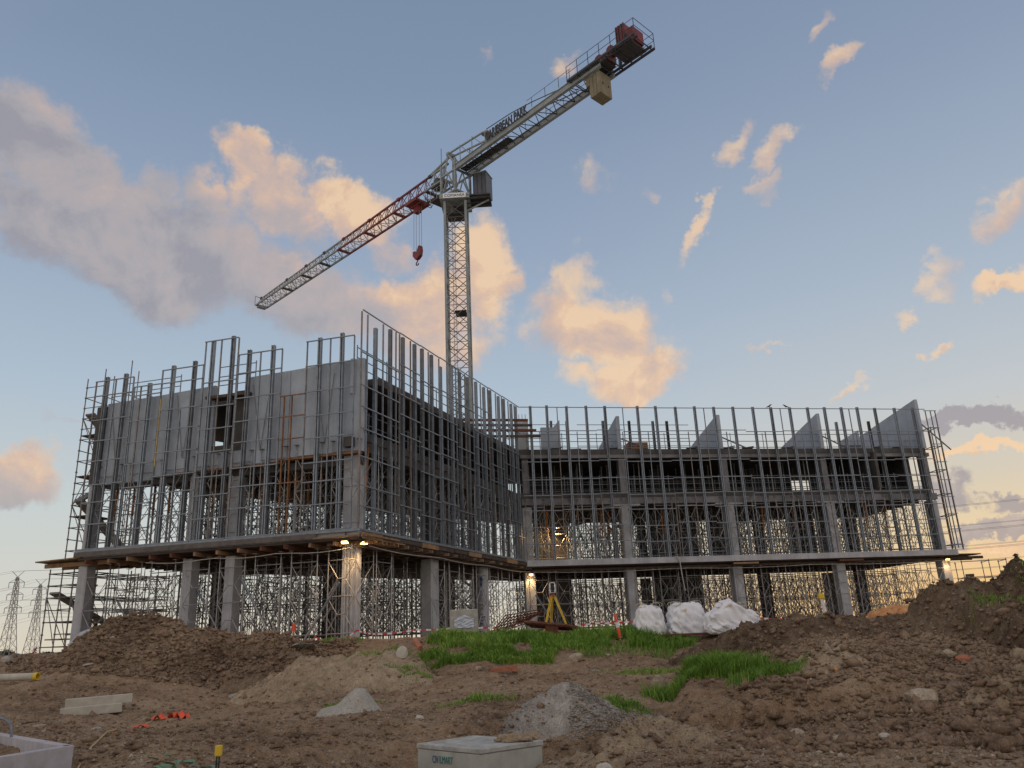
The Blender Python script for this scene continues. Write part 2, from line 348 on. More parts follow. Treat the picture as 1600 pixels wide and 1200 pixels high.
# ------------------------------------------------------------------ terrain
def h2(ix, iy, seed):
    x = (ix.astype(np.int64) * 374761393 + iy.astype(np.int64) * 668265263 + seed * 1442695041) & 0xffffffff
    x = ((x ^ (x >> 13)) * 1274126177) & 0xffffffff
    return ((x ^ (x >> 16)) & 0xffff) / 65535.
def vnoise(x, y, seed=0):
    ix = np.floor(x); iy = np.floor(y); fx = x - ix; fy = y - iy
    fx = fx * fx * (3 - 2 * fx); fy = fy * fy * (3 - 2 * fy); ix = ix.astype(np.int64); iy = iy.astype(np.int64)
    return (h2(ix, iy, seed) * (1 - fx) + h2(ix + 1, iy, seed) * fx) * (1 - fy) + (h2(ix, iy + 1, seed) * (1 - fx) + h2(ix + 1, iy + 1, seed) * fx) * fy
def fbm(x, y, seed=0, o=5, rough=.55):
    a = 1; s = 0; t = 0
    for i in range(o): s += a * (vnoise(x * 2 ** i + 17.3 * i, y * 2 ** i - 9.1 * i, seed + i) - .5); t += a; a *= rough
    return s / t * 2
def lumps(x, y, seed=0):      # rounded clods: 1 - worley distance
    ix = np.floor(x).astype(np.int64); iy = np.floor(y).astype(np.int64); best = np.full(x.shape, 9.)
    for dx in (-1, 0, 1):
        for dy in (-1, 0, 1):
            cx = ix + dx; cy = iy + dy
            qx = cx + h2(cx, cy, seed); qy = cy + h2(cx, cy, seed + 5)
            w = .7 + .6 * h2(cx, cy, seed + 9); an = h2(cx, cy, seed + 11) * 1.57; ca, sa = np.cos(an), np.sin(an)
            ex = (x - qx) * ca + (y - qy) * sa; ey = (y - qy) * ca - (x - qx) * sa
            best = np.minimum(best, (np.maximum(np.abs(ex) * w, np.abs(ey)) + .3 * np.abs(ex + ey)) * (.8 + .6 * h2(cx, cy, seed + 13)))
    return np.clip(1.15 - best * 1.5, 0, 1)
GP = [(0, 1200, 10), (200, 1200, 10), (400, 1200, 10), (600, 1200, 9.6), (800, 1200, 9), (1000, 1200, 9), (1200, 1200, 9), (1400, 1200, 8.8), (1600, 1200, 8.5), (1800, 1190, 8.5), (-200, 1200, 11),
      (-200, 1100, 21), (0, 1105, 20), (200, 1115, 20), (400, 1115, 19.5), (100, 1150, 14.5), (300, 1155, 14), (450, 1150, 13.5),
      (-200, 1052, 32), (0, 1048, 31), (100, 1054, 30), (200, 1062, 28), (400, 1066, 26), (500, 1080, 21.5), (560, 1108, 17.2), (500, 1110, 17.5),
      (600, 1150, 12.5), (620, 1110, 17), (640, 1175, 10.8),
      (690, 1118, 15.3), (720, 1150, 12.2), (790, 1150, 12.4), (750, 1098, 16.4), (820, 1098, 16.2), (790, 1150, 13.6),
      (560, 1052, 24), (650, 1062, 22), (480, 1035, 25.5), (600, 1020, 25.5), (650, 1010, 26),
      (800, 1056, 21), (900, 1060, 20), (1000, 1058, 20), (1080, 1052, 20), (720, 1062, 20.5),
      (700, 1046, 22), (850, 1042, 22), (1000, 1040, 22), (1080, 1036, 22),
      (620, 1006, 25), (700, 1002, 24.3), (850, 1000, 24.3), (1000, 1001, 24.3), (1100, 1004, 24),
      (950, 1100, 15.5), (1020, 1095, 16), (1060, 1090, 16.5), (1000, 1130, 13), (1100, 1098, 15.5), (1200, 1100, 15), (1100, 1140, 14.6), (1200, 1145, 14.), (1050, 1150, 12),
      (900, 1160, 10.8), (1150, 1152, 12.6), (1280, 1160, 11.8), (1150, 1180, 10.5), (1400, 1172, 11), (1600, 1172, 10.5), (1500, 1185, 9.6),
      (1120, 1048, 18.2), (1200, 1070, 17.5), (1050, 1062, 18.5), (1230, 1080, 16)]
GPW = [tuple(aty(*p)) for p in GP]
GPW += [(x, y, 1.8) for x in range(-18, 40, 5) for y in (27, 31, 40, 60)] + [(x, y, 1.55) for x in (-40, -27) for y in (36, 45, 60)] + [(-23., 33., 1.6), (-21, 38, 1.7)]
GPW += [(x, y, z) for x in (6, 9, 13, 18) for y, z in ((14, .5), (18, 1.0), (23, 1.6))] + [(60, 30, 1.7), (60, 60, 1.7), (30, 14, .8), (-40, 20, .4), (x0 := -12., 6., .2), (0, 5.5, .1), (12, 5.5, .1), (0, 1.5, 0.), (9, 2, 0), (-9, 2, 0)]
GPW = np.array(GPW)
def warp(x, y):
    y = np.maximum(y, .6); return np.stack([x / (y + 2) * 2.2, np.log(y + 1.5) * 2.0], -1)
Q = warp(GPW[:, 0], GPW[:, 1])
def kern(a, b):
    r = np.sqrt(((a[:, None] - b[None]) ** 2).sum(-1)) + 1e-9; return r
K = kern(Q, Q) + np.eye(len(Q)) * .02
WG = np.linalg.solve(K, GPW[:, 2] - 1.0)
def base_z(x, y):
    sh = x.shape; q = warp(x.ravel(), y.ravel()); out = np.empty(len(q))
    for i in range(0, len(q), 20000): out[i:i + 20000] = kern(q[i:i + 20000], Q) @ WG + 1.0
    z = out.reshape(sh)
    t = np.clip((y - 26) / 3, 0, 1) * np.clip((x + 21) / 2, 0, 1) * np.clip((66 - y) / 3, 0, 1)
    z = z * (1 - t) + 1.8 * t
    far = np.clip((np.hypot(x, y) - 60) / 40, 0, 1)
    return z * (1 - far) + 1.2 * far
def ground_z(x, y, fine=True):
    z = base_z(x, y)
    near = 1 - np.clip((y - 26) / 6, 0, 1)
    z = z - .9 * np.exp(-(((x + .6) / 1.55) ** 6 + ((y - 9.9) / 1.95) ** 6))                  # hole round the lettered pit
    z = z - .42 * np.exp(-(((x + .75) / 1.5) ** 4 + ((y - 13.5) / .8) ** 4))                   # trench behind it
    aa = x / np.maximum(y, 1); wob = .35 * fbm(x * 1.1, y * .3, 91, 3)
    sm = lambda t: np.clip(t, 0, 1) ** 2 * (3 - 2 * np.clip(t, 0, 1))
    z = z + .34 * sm((y - 14.0 + wob) / .3) * (1 - sm((y - 16.8) / 3.)) * sm((aa - .17) / .03) * (1 - sm((aa - .42) / .08))
    for yc, am in ((9.3, .05), (10.2, .06)):        # wheel ruts along the lower right track
        dy_ = y - yc - .12 * x - .25 * np.sin(x * .35); z = z - am * np.exp(-(dy_ / .16) ** 2) * sm((x - 1.5) / 2) + am * .5 * np.exp(-((np.abs(dy_) - .3) / .12) ** 2) * sm((x - 1.5) / 2)
    for yc, am in ((20.2, .07), (21.6, .07), (15.2, .05), (16.6, .05)):     # and across the left mud
        dy_ = y - yc + .1 * x + .4 * np.sin(x * .3 + yc); z = z - am * np.exp(-(dy_ / .2) ** 2) * (x < 6) * sm((6 - x) / 3)
    z = z - .3 * np.exp(-(((x + 6.6) / 1.5) ** 4 + ((y - 10.2) / 1.3) ** 4))
    flat = 1 - .75 * np.clip(1 - np.abs(y - 9.8) / 2.2, 0, 1) * (x > 1.)
    z = z + (.12 * fbm(x * .7, y * .7, 3, 4) + (.09 * fbm(x * 2.6, y * 2.6, 8, 4) + .045 * lumps(x * 4.2, y * 4.2, 2) * vnoise(x * .8, y * .8, 4) * 1.6 + .02 * fbm(x * 14, y * 14, 21, 3)) * flat) * (near * .9 + .1)
    return z
def gmesh(name, X, Y, Z, m, keep=None):
    ny, nx = X.shape
    v = np.stack([X, Y, Z], -1).reshape(-1, 3)
    i = np.arange(ny * nx).reshape(ny, nx)
    f = np.stack([i[:-1, :-1], i[:-1, 1:], i[1:, 1:], i[1:, :-1]], -1).reshape(-1, 4)
    if keep is not None:
        k = keep.ravel(); f = f[k[f].any(1)]
        used = np.unique(f); mp = np.full(len(v), -1); mp[used] = np.arange(len(used)); v = v[used]; f = mp[f]
    me = bpy.data.meshes.new(name); me.vertices.add(len(v)); me.vertices.foreach_set('co', v.ravel())
    me.loops.add(f.size); me.loops.foreach_set('vertex_index', f.ravel())
    me.polygons.add(len(f)); me.polygons.foreach_set('loop_start', np.arange(0, f.size, 4)); me.polygons.foreach_set('loop_total', np.full(len(f), 4))
    me.polygons.foreach_set('use_smooth', np.ones(len(f), bool)); me.update(calc_edges=True); me.materials.append(m); return me
# one sheet out to the horizon, finer near the camera
ta = np.linspace(-1.15, 1.15, 620); ly = np.concatenate([np.linspace(math.log(7.5), math.log(30), 560), np.linspace(math.log(30), math.log(75), 70)[1:], np.linspace(math.log(75), math.log(4000), 30)[1:]])
yrow = np.concatenate([np.linspace(-30, 7.4, 90), np.exp(ly)]); TA, GY = np.meshgrid(ta, yrow); GX = TA * np.where(GY < 12, 14.0 + np.maximum(0, 4 - GY) * 1.2, GY + 2.0)
GZ = ground_z(GX, GY)
go = part('ground', gmesh('ground', GX, GY, GZ, soil), None, kind='structure')
def gz(x, y): return float(ground_z(np.array([float(x)]), np.array([float(y)]))[0])

HEAPS = []
def heap(name, crest, slope, m, label, cat='soil heap', res=.06, lump=.1, lscale=3.2, seed=1, back=None, ends=.9, group=None, rough=.12, round_=.25):
    """crest: (px, py, Y) points of its ridge; falls away on both sides at `slope`."""
    W3 = np.array([aty(*c) for c in crest]); o = np.argsort(W3[:, 0]); W3 = W3[o]
    x0, x1 = W3[0, 0], W3[-1, 0]
    hmax = (W3[:, 2]).max() - .0
    pad = 1.3 + hmax / slope * .6
    xs = np.arange(x0 - pad, x1 + pad, res); ys = np.arange(W3[:, 1].min() - 4.5 / slope * .55 - 1, W3[:, 1].max() + 3.5, res)
    X, Y = np.meshgrid(xs, ys)
    def f(X, Y, fine=True):
        wx = X + .35 * fbm(X * .9, Y * .9, seed + 40, 3); wy = Y + .35 * fbm(X * .9, Y * .9, seed + 60, 3)
        cz = np.interp(wx, W3[:, 0], W3[:, 2]); cy = np.interp(wx, W3[:, 0], W3[:, 1])
        ex = np.maximum(0, np.maximum(x0 - wx, wx - x1))
        dy = cy - wy
        d = np.where(dy > 0, dy * slope, -dy * (back or slope))
        d = np.sqrt(d * d + (ex * ends) ** 2)
        z = cz - (np.sqrt(d * d + round_ ** 2) - round_)
        if fine:
            z = z + rough * fbm(X * 1.5, Y * 1.5, seed, 5) + lump * (lumps(X * lscale, Y * lscale, seed + 3) - .5) * (.5 + vnoise(X * .7, Y * .7, seed + 9)) + lump * .45 * (lumps(X * lscale * 2.3, Y * lscale * 2.3, seed + 8) - .5) + lump * .25 * fbm(X * 12, Y * 12, seed + 12, 3)
        return z
    Z = f(X, Y); G = ground_z(X, Y)
    keep = Z > G - .08
    me = gmesh(name, X, Y, np.maximum(Z, G - .25), m, keep)
    v = np.array([W3[:, 0].mean(), W3[:, 1].mean(), 0.])
    me.transform(Matrix.Translation((-v[0], -v[1], 0)))
    ob = bpy.data.objects.new(name, me); COL.objects.link(ob); ob.location = v.tolist()
    tag(ob, label, cat, group); HEAPS.append((f, xs, ys)); return ob
def surf(x, y):
    x = np.array(x, float).reshape(-1); y = np.array(y, float).reshape(-1)
    z = ground_z(x, y)
    for f, xs, ys in HEAPS:
        k = (x > xs[0]) & (x < xs[-1]) & (y > ys[0]) & (y < ys[-1])
        if k.any(): z[k] = np.maximum(z[k], f(x[k], y[k]))
    return z
def sz(x, y): return float(surf([x], [y])[0])
heap('soil_heap', [(40, 1046, 27.5), (100, 1022, 27.5), (150, 990, 27), (190, 968, 27), (232, 960, 27), (268, 965, 27), (300, 984, 26.6), (345, 988, 26.5), (375, 999, 26.5), (405, 988, 26.3), (440, 990, 26), (475, 1004, 25.5), (510, 1024, 25)], .55, darks, 'long brown clod heap with a peak in front of the left wing', lump=.16, lscale=3.4, seed=11, back=.8)
heap('soil_heap', [(430, 1052, 22.5), (470, 1030, 22.5), (540, 1022, 22.5), (600, 1014, 22.5), (650, 1030, 22.3)], .5, tans, 'low stony brown heap in front of the fluted corner column', lump=.1, seed=23, rough=.16)
heap('soil_heap', [(1085, 1020, 22), (1130, 984, 22), (1180, 972, 22), (1250, 964, 22), (1330, 970, 22), (1400, 970, 21.5), (1430, 942, 21.5), (1458, 916, 21), (1490, 908, 21), (1525, 916, 21), (1548, 902, 20.5), (1575, 886, 20), (1620, 876, 20), (1700, 865, 20)], .42, vdarks, 'big dark brown clod heap rising to the right edge', lump=.2, lscale=2.6, seed=31, back=.7, rough=.22)
heap('soil_heap', [(1185, 1075, 16), (1225, 1030, 16), (1268, 1010, 16), (1310, 1012, 16), (1350, 1040, 15.8), (1400, 1066, 15.5), (1450, 1100, 15)], .62, tans, 'grey tan gravelly heap between the grass clump and the hollow', lump=.1, lscale=4, seed=45, back=.9, rough=.13)
heap('soil_heap', [(1440, 1130, 13.5), (1480, 1092, 13.5), (1530, 1058, 13.5), (1570, 1046, 13.5), (1605, 1018, 13.5), (1700, 1000, 13.5)], .6, tans, 'pale tan rubble heap at the lower right edge', lump=.13, lscale=4, seed=57, back=.9, rough=.14)
heap('soil_heap', [(1330, 985, 33), (1360, 958, 33), (1390, 945, 33), (1430, 950, 33), (1460, 960, 33)], .6, oranges, 'orange soil heap behind the dark heap beside a right wing column', lump=.1, seed=63, back=.8)
heap('lime_pile', [(550, 1076, 17.2), (556, 1076, 17.2)], .82, limes, 'small pale grey white pile of powdery lime on the mud', cat='lime pile', lump=.03, res=.04, seed=71, rough=.05, back=1., ends=.95, round_=.06)
heap('gravel_pile', [(868, 1072, 15), (885, 1064, 14.9), (900, 1071, 14.8)], .72, greyg, 'grey crushed rock pile behind the concrete pit', cat='gravel pile', lump=.05, lscale=8, res=.045, seed=81, rough=.07, back=.8, ends=.65, round_=.1)
heap('soil_heap', [(915, 1176, 10.4), (930, 1152, 10.7), (960, 1128, 11.2), (1010, 1120, 11.8)], .5, tans, 'tan spoil ramp beside the concrete pit below the gravel pile', lump=.08, lscale=5, seed=91, rough=.1, ends=.6)

# loose stones and clods
LP = aty(554, 1078, 17.0)
def stone_field(name, n, fx, size, m, seed, label_kind='stuff'):
    r = np.random.default_rng(seed)
    x, y = fx(r, n)
    k = ((x - LP[0]) / .75) ** 2 + ((y - LP[1]) / .8) ** 2 > 1
    k &= ~((np.abs(x + .6) < .85) & (np.abs(y - 10.9) < .8)); k &= ~((x < -5.2) & (y > 9) & (y < 11.)); x, y = x[k], y[k]; z = surf(x, y)
    s = size(r, len(x))
    oct_ = np.array([(1, 0, 0), (0, 1, 0), (-1, 0, 0), (0, -1, 0), (0, 0, 1), (0, 0, -1), ], float)
    tri = np.array([(0, 1, 4), (1, 2, 4), (2, 3, 4), (3, 0, 4), (1, 0, 5), (2, 1, 5), (3, 2, 5), (0, 3, 5)])
    N = len(x); V = oct_[None] * (r.uniform(.55, 1.25, (N, 6, 1))) + r.normal(0, .22, (N, 6, 3))
    a = r.uniform(0, 6.28, N); ca, sa = np.cos(a), np.sin(a)
    V = np.stack([V[..., 0] * ca[:, None] - V[..., 1] * sa[:, None], V[..., 0] * sa[:, None] + V[..., 1] * ca[:, None], V[..., 2] * .7], -1)
    V = V * s[:, None, None] + np.stack([x, y, z + s * .25], -1)[:, None]
    Fc = tri[None] + (np.arange(N) * 6)[:, None, None]
    me = bpy.data.meshes.new(name); V = V.reshape(-1, 3); Fc = Fc.reshape(-1, 3)
    me.vertices.add(len(V)); me.vertices.foreach_set('co', V.ravel()); me.loops.add(Fc.size); me.loops.foreach_set('vertex_index', Fc.ravel())
    me.polygons.add(len(Fc)); me.polygons.foreach_set('loop_start', np.arange(0, Fc.size, 3)); me.polygons.foreach_set('loop_total', np.full(len(Fc), 3)); me.update(calc_edges=True)
    me.materials.append(m); o = bpy.data.objects.new(name, me); COL.objects.link(o); o['kind'] = 'stuff'; return o
def viewrange(a0, a1, y0, y1):
    def f(r, n):
        y = np.exp(r.uniform(math.log(y0), math.log(y1), n)); x = r.uniform(a0, a1, n) * y; return x, y
    return f
logn = lambda mu, sg, hi: (lambda r, n: np.minimum(np.exp(r.normal(math.log(mu), sg, n)), hi))
stone_field('gravel', 30000, viewrange(-.75, .75, 8.3, 26), logn(.011, .5, .06), stonem, 101)
stone_field('soil_clods', 22000, viewrange(-.75, .75, 8.3, 27), logn(.022, .55, .11), clodm, 102)
stone_field('soil_clods', 15000, viewrange(.25, .8, 10.5, 23), logn(.035, .6, .17), clodm, 103)
stone_field('gravel', 7000, viewrange(.05, .16, 12.2, 15.3), logn(.016, .35, .04), greyg, 104)
stone_field('soil_clods', 9000, viewrange(-.62, -.2, 23.5, 27.5), logn(.045, .5, .16), clodm, 105)

# grass
def grass(name, n, fx, hgt, wid, m, seed, lean=.5):
    r = np.random.default_rng(seed); x, y = fx(r, n); z = surf(x, y) - .02
    N = len(x); h = .8 * hgt * r.uniform(.35, 1.35, N) * (0.35 + 1.1 * vnoise(x * 1.6, y * 1.6, seed) + .35 * vnoise(x * 5, y * 5, seed + 1)); a = r.uniform(0, 6.28, N)
    lx = np.cos(a) * lean * h * r.uniform(.2, 1.3, N); lyy = np.sin(a) * lean * h * r.uniform(.2, 1.3, N) - lean * .25 * h
    b = a + 1.57 + r.normal(0, .6, N); wx = np.cos(b) * wid / 2; wy = np.sin(b) * wid / 2
    P = np.stack([x, y, z], -1)
    q = lambda t, w: P + np.stack([lx * t * t + wx * w, lyy * t * t + wy * w, h * (t - .18 * t * t * t)], -1)
    V = np.stack([q(0, -1), q(0, 1), q(.5, -.8), q(.5, .8), q(1, 0)], 1).reshape(-1, 3)
    Fc = (np.array([(0, 1, 3), (0, 3, 2), (2, 3, 4)])[None] + (np.arange(N) * 5)[:, None, None]).reshape(-1, 3)
    me = bpy.data.meshes.new(name); me.vertices.add(len(V)); me.vertices.foreach_set('co', V.ravel()); me.loops.add(Fc.size); me.loops.foreach_set('vertex_index', Fc.ravel())
    me.polygons.add(len(Fc)); me.polygons.foreach_set('loop_start', np.arange(0, Fc.size, 3)); me.polygons.foreach_set('loop_total', np.full(len(Fc), 3)); me.update(calc_edges=True)
    at = me.attributes.new('tint', 'FLOAT', 'POINT'); tt = np.repeat(np.clip(r.normal(.45, .22, N) + .3 * (vnoise(x * .9, y * .9, 5) - .5), 0, 1), 5); at.data.foreach_set('value', tt)
    me.materials.append(m); o = bpy.data.objects.new(name, me); COL.objects.link(o); o['kind'] = 'stuff'; return o
def band(p, y0, y1, ragged=.5):      # px range, distance range
    def f(r, n):
        px = r.uniform(p[0], p[1], n); y = r.uniform(y0, y1, n)
        X = np.array([ray(p[0], 1010)[0], ray(p[1], 1010)[0]]); x = (X[0] + (px - p[0]) / (p[1] - p[0]) * (X[1] - X[0])) * y
        k = (vnoise(x * 1.1, y * 1.6, 77) > .30 * ragged * 1.2 + .25 * (np.abs(y - (y0 + y1) / 2) / ((y1 - y0) / 2)) ** 2 * 0) & (fbm(x * .8, y * .8, 55, 3) + .9 * np.minimum(px - p[0], p[1] - px) / 60 > .1)
        return x[k], y[k]
    return f
def disc(px, py_, Y, rx, ry):
    c = at_x_y(px, Y, 1.)
    def f(r, n):
        a = r.uniform(0, 6.28, n); q = np.sqrt(r.uniform(0, 1, n)) * (1 + .35 * np.sin(a * 3 + px))
        x = c[0] + q * np.cos(a) * rx; y = Y + q * np.sin(a) * ry
        k = r.uniform(0, 1, n) < np.clip(1.6 - q * 1.2, 0, 1); return x[k], y[k]
    return f
grass('grass', 36000, band((655, 1120), 23.5, 25.2, .5), .32, .022, grassm, 201)
grass('grass', 15000, band((640, 880), 22.2, 23.4, .8), .26, .02, grassm, 202, .8)
grass('grass', 1500, band((900, 1080), 22.8, 23.4, .9), .18, .014, grassm, 212, .9)
grass('grass', 20000, disc(1110, 1060, 16.4, 1.1, .8), .34, .016, grassm, 203)
grass('grass', 7000, disc(1190, 1080, 15.6, .7, .5), .24, .014, grassm, 204)
grass('grass', 3000, disc(965, 1100, 15.2, .6, .4), .15, .012, grassm, 205, .8)
grass('grass', 1100, disc(745, 1090, 16.4, .7, .35), .16, .012, grassm, 206, .8)
grass('grass', 1200, disc(760, 1142, 13.4, .9, .25), .12, .012, grassm, 207, .8)
grass('grass', 1600, disc(520, 1010, 27.5, 1.2, .4), .14, .02, grassm, 208)
grass('grass', 1200, disc(600, 1030, 22.6, 1.2, .3), .12, .014, grassm, 209)
grass('grass', 1500, disc(1010, 1047, 20.5, 1.0, .4), .12, .014, grassm, 210)
grass('grass', 900, disc(640, 1066, 21.3, .8, .3), .1, .014, grassm, 211)
grass('grass', 1000, disc(1590, 925, 19.3, .9, .5), .2, .014, grassm, 213)
grass('grass', 900, disc(535, 1080, 18.4, .5, .3), .1, .014, grassm, 214)
grass('grass', 600, disc(580, 1083, 18.2, .35, .2), .1, .014, grassm, 215)

# named rocks
def rockmesh(seed, flat=.75):
    import bmesh
    bm = bmesh.new(); bmesh.ops.create_icosphere(bm, subdivisions=2, radius=1)
    r = np.random.default_rng(seed); ds = r.normal(0, 1, (9, 3)); ds /= np.linalg.norm(ds, axis=1)[:, None]; of = r.uniform(.55, .85, 9)
    for v in bm.verts:
        p = np.array(v.co)
        for d, o in zip(ds, of):
            t = p.dot(d)
            if t > o: p = p - d * (t - o) * .85
        p += r.normal(0, .03, 3); p[2] *= flat; v.co = p
    me = bpy.data.meshes.new('rock'); bm.to_mesh(me); bm.free(); return me
ROCKS = [(628, 1046, 22, .17, .28, 'upright pale slab of stone beside the grass bank', kerbc), (900, 1022, 22.4, .25, .2, 'grey boulder half sunk in the grass bank', stonem), (1112, 1075, 16.6, .26, .17, 'brown boulder in the middle of the right grass clump', stonem),
         (1030, 1078, 17.2, .17, .3, 'tall brown stone left of the right grass clump', stonem), (1036, 1092, 16.3, .12, .11, 'round tan stone at the foot of the tall brown stone', kerbc), (1013, 1084, 16.9, .12, .08, 'flat tan stone left of the tall brown stone', stonem),
         (1440, 1083, 13.6, .3, .22, 'large brown block of stone in the hollow of the right heaps', stonem), (1565, 1163, 10.4, .2, .17, 'dark brown clod at the road edge, lower right', clodm), (1480, 1155, 11.0, .17, .13, 'flat brown clod beside the dark clod at the road edge', clodm),
         (1480, 998, 17.5, .2, .17, 'tan boulder on the dark right heap', stonem), (1500, 1005, 17.2, .18, .14, 'orange tinted boulder low on the dark right heap', brickm), (1305, 1045, 15.0, .055, .07, 'small ochre stone on the gravelly heap', oranges),
         (930, 1038, 21.3, .16, .06, 'white stone on the path below the grass', limes), (748, 1052, 21.6, .13, .1, 'tan stone left of the rusty steel piece', stonem), (712, 1055, 21.4, .18, .1, 'brown clod below the grass bank', clodm),
         (8, 1053, 25, .25, .2, 'pale grey rock at the far left edge of the mud', limes), (135, 1068, 24, .2, .06, 'small white slab lying behind the concrete beams', limes), (65, 1117, 16.5, .2, .07, 'flat brown stone above the open concrete pit', stonem),
         (152, 1133, 14.8, .1, .06, 'pale pebble under the orange rags', limes), (375, 1058, 22, .3, .12, 'grey rock at the toe of the long heap', limes), (255, 1005, 25.8, .24, .2, 'brown boulder on the face of the long heap', clodm), (178, 1035, 25.5, .22, .15, 'tan boulder low on the long heap', stonem),
         (412, 1045, 22.8, .22, .13, 'bluish grey stone between the two left heaps', limes), (476, 1016, 25, .5, .1, 'flat pale grey stone near the orange tipped stake', limes), (950, 1020, 22.9, .1, .08, 'small stone under the bollard bank', stonem), (1240, 1115, 12.5, .16, .13, 'grey stone at the base of the cut bank', stonem),
         (1310, 1150, 11.5, .15, .13, 'buff stone at the toe of the gravelly heap', stonem), (1385, 1158, 11.3, .12, .1, 'rounded tan stone at the toe of the gravelly heap', kerbc), (945, 1182, 9.8, .13, .1, 'pale buff stone right of the lettered pit', kerbc), (1585, 1000, 17, .2, .2, 'tan clod at the crest of the pale rubble heap', tans),
         (515, 1149, 13.2, .07, .06, 'rust coloured pebble in the gravelly mud', brickm), (655, 1114, 15.2, .1, .07, 'ochre stone right of the pale pile', kerbc), (130, 1187, 10.6, .15, .1, 'grey lump of spilled concrete beside the open pit', limes), (157, 1195, 10.2, .13, .09, 'broken concrete lump at the bottom edge near the open pit', limes)]
for i, (px, py, Y, rw, rh, lb, mt_) in enumerate(ROCKS):
    me = rockmesh(300 + i); me.materials.append(mt_); c = aty(px, py, Y)
    o = bpy.data.objects.new('rock', me); COL.objects.link(o); o.scale = (rw, rw * .8, rh); z = sz(c[0], c[1])
    o.location = (float(c[0]), float(c[1]), z + rh * .35); o.rotation_euler = (random.uniform(-.2, .2), random.uniform(-.2, .2), random.uniform(0, 6))
    tag(o, lb, 'rock')
# ------------------------------------------------------------------ building
L0 = np.array((-18.4, 33.6)); C0 = np.array((-6.1, 30.4)); I0 = np.array((.36, 46.9)); E0 = np.array((27.6, 51.6))
B3 = np.array((25.8, 61.6)); B2 = np.array((-1., 57.0)); B1 = np.array((-9., 49.5)); B0 = np.array((-16.4, 40.8))
GZ0, Z1, Z2, Z3, ZT = 1.8, 5.9, 9.9, 12.6, 15.2
def unit(v): v = np.array(v, float); return v / np.linalg.norm(v)
class Face:
    def __init__(s, A, B, inward):
        s.A, s.B = A, B; s.L = np.linalg.norm(B - A); s.u = unit(B - A); n = np.array([-s.u[1], s.u[0]])
        s.n = n if n.dot(inward - A) > 0 else -n
    def p(s, t, d=0., z=0.): q = s.A + s.u * t + s.n * d; return np.array([q[0], q[1], z])
    def ax(s): return (np.append(s.u, 0), np.append(s.n, 0), (0, 0, 1))
    def hit(s, px, py, d=0.):
        r = ray(px, py); A = s.A + s.n * d
        t, q = np.linalg.solve(np.array([[r[0], -s.u[0]], [r[1], -s.u[1]]]), A - EYE[:2]); return q, EYE[2] + t * r[2]
cen = np.array((-8., 42.)); cenr = np.array((12., 56.))
FL, FM, FR = Face(L0, C0, cen), Face(C0, I0, cen), Face(I0, E0, cenr)
FE = Face(E0, B3, cenr)
bld = empty('building', (-6, 40, GZ0), 'unfinished V shaped concrete office building with open steel facade frames', 'building')
def off_poly(d):      # footprint grown outward by d on the front faces
    pts = [L0, C0, I0, E0, B3, B2, B1, B0]; n = len(pts); out = []
    for i in range(n):
        a, b, c = pts[i - 1], pts[i], pts[(i + 1) % n]
        u1 = unit(b - a); u2 = unit(c - b); n1 = np.array([u1[1], -u1[0]]); n2 = np.array([u2[1], -u2[0]])
        k = unit(n1 + n2); out.append(tuple(b + k * d / max(.35, k.dot(n1))))
    return out
part('slab', MB().prism(off_poly(.02), Z1 - .3, Z1), concrete, bld, label='first floor slab')
part('slab_edge', MB().box(FR.p(FR.L / 2 + .1, -.13, Z1 - .17), (FR.L + .2, .22, .34), FR.ax()), concrete, bld, label='pale concrete edge of the right wing slab')
part('edge_angle', MB().box(FL.p(FL.L / 2, -.1, Z1 - .05), (FL.L + .3, .16, .1), FL.ax()), galv, bld); part('edge_angle', MB().box(FM.p(FM.L / 2, -.1, Z1 - .05), (FM.L - .3, .16, .1), FM.ax()), galv, bld)
part('slab', MB().prism(off_poly(-.35), Z2 - .3, Z2), darkconc, bld)
rp = off_poly(-.3); rp[0] = tuple(L0 + unit(np.array((.252, .968))) * 2.0 + np.array((.4, 0))); rp[1] = tuple(C0 + np.array((.35, 2.0)))
part('slab', MB().prism(rp, Z3 - .3, Z3), darkconc, bld, label='roof slab')
midc = mat('shadowed_grey_concrete' if 0 else 'shaded_grey_concrete', (.2, .2, .21), .85, var=.3, scale=1.5, bump=.4, streak=.4)  # mid-dark copy of concrete, upper floor shade put into the colour
# slab edge upstands and beams on the right wing
part('edge_beam', MB().box(FR.p(FR.L / 2, .55, Z2 - .5), (FR.L, .35, .4), FR.ax()), midc, bld)
part('edge_beam', MB().box(FR.p(FR.L / 2, .5, Z3 - .42), (FR.L, .3, .24), FR.ax()), midc, bld)
part('edge_beam', MB().box(FM.p(FM.L / 2, .6, Z2 - .5), (FM.L, .35, .4), FM.ax()), darkconc, bld)
part('edge_beam', MB().box(FL.p(FL.L / 2 + .1, .75, 8.72), (FL.L - .6, .4, .3), FL.ax()), darkconc, bld)
for k in range(7):    # soffit beams across the wings
    a = FR.p(1.2 + k * 4.2, .9, 0); part('soffit_beam', MB().box(FR.p(1.2 + k * 4.2, 5.2, Z2 - .55), (.4, 8.6, .5), FR.ax()), darkconc, bld)
part('soffit_formwork', MB().prism(off_poly(-1.1), 9.3, 9.42), ply, bld)
for d in np.arange(1.5, 8.6, .9):
    part('soffit_joist', MB().bar(FR.p(.5, d, 9.2), FR.p(FR.L - .6, d, 9.2), .08, .2), timberd, bld)
    part('soffit_joist', MB().bar(FL.p(.8, d, 9.2), FL.p(FL.L - .8, d, 9.2), .08, .2), timberd, bld)
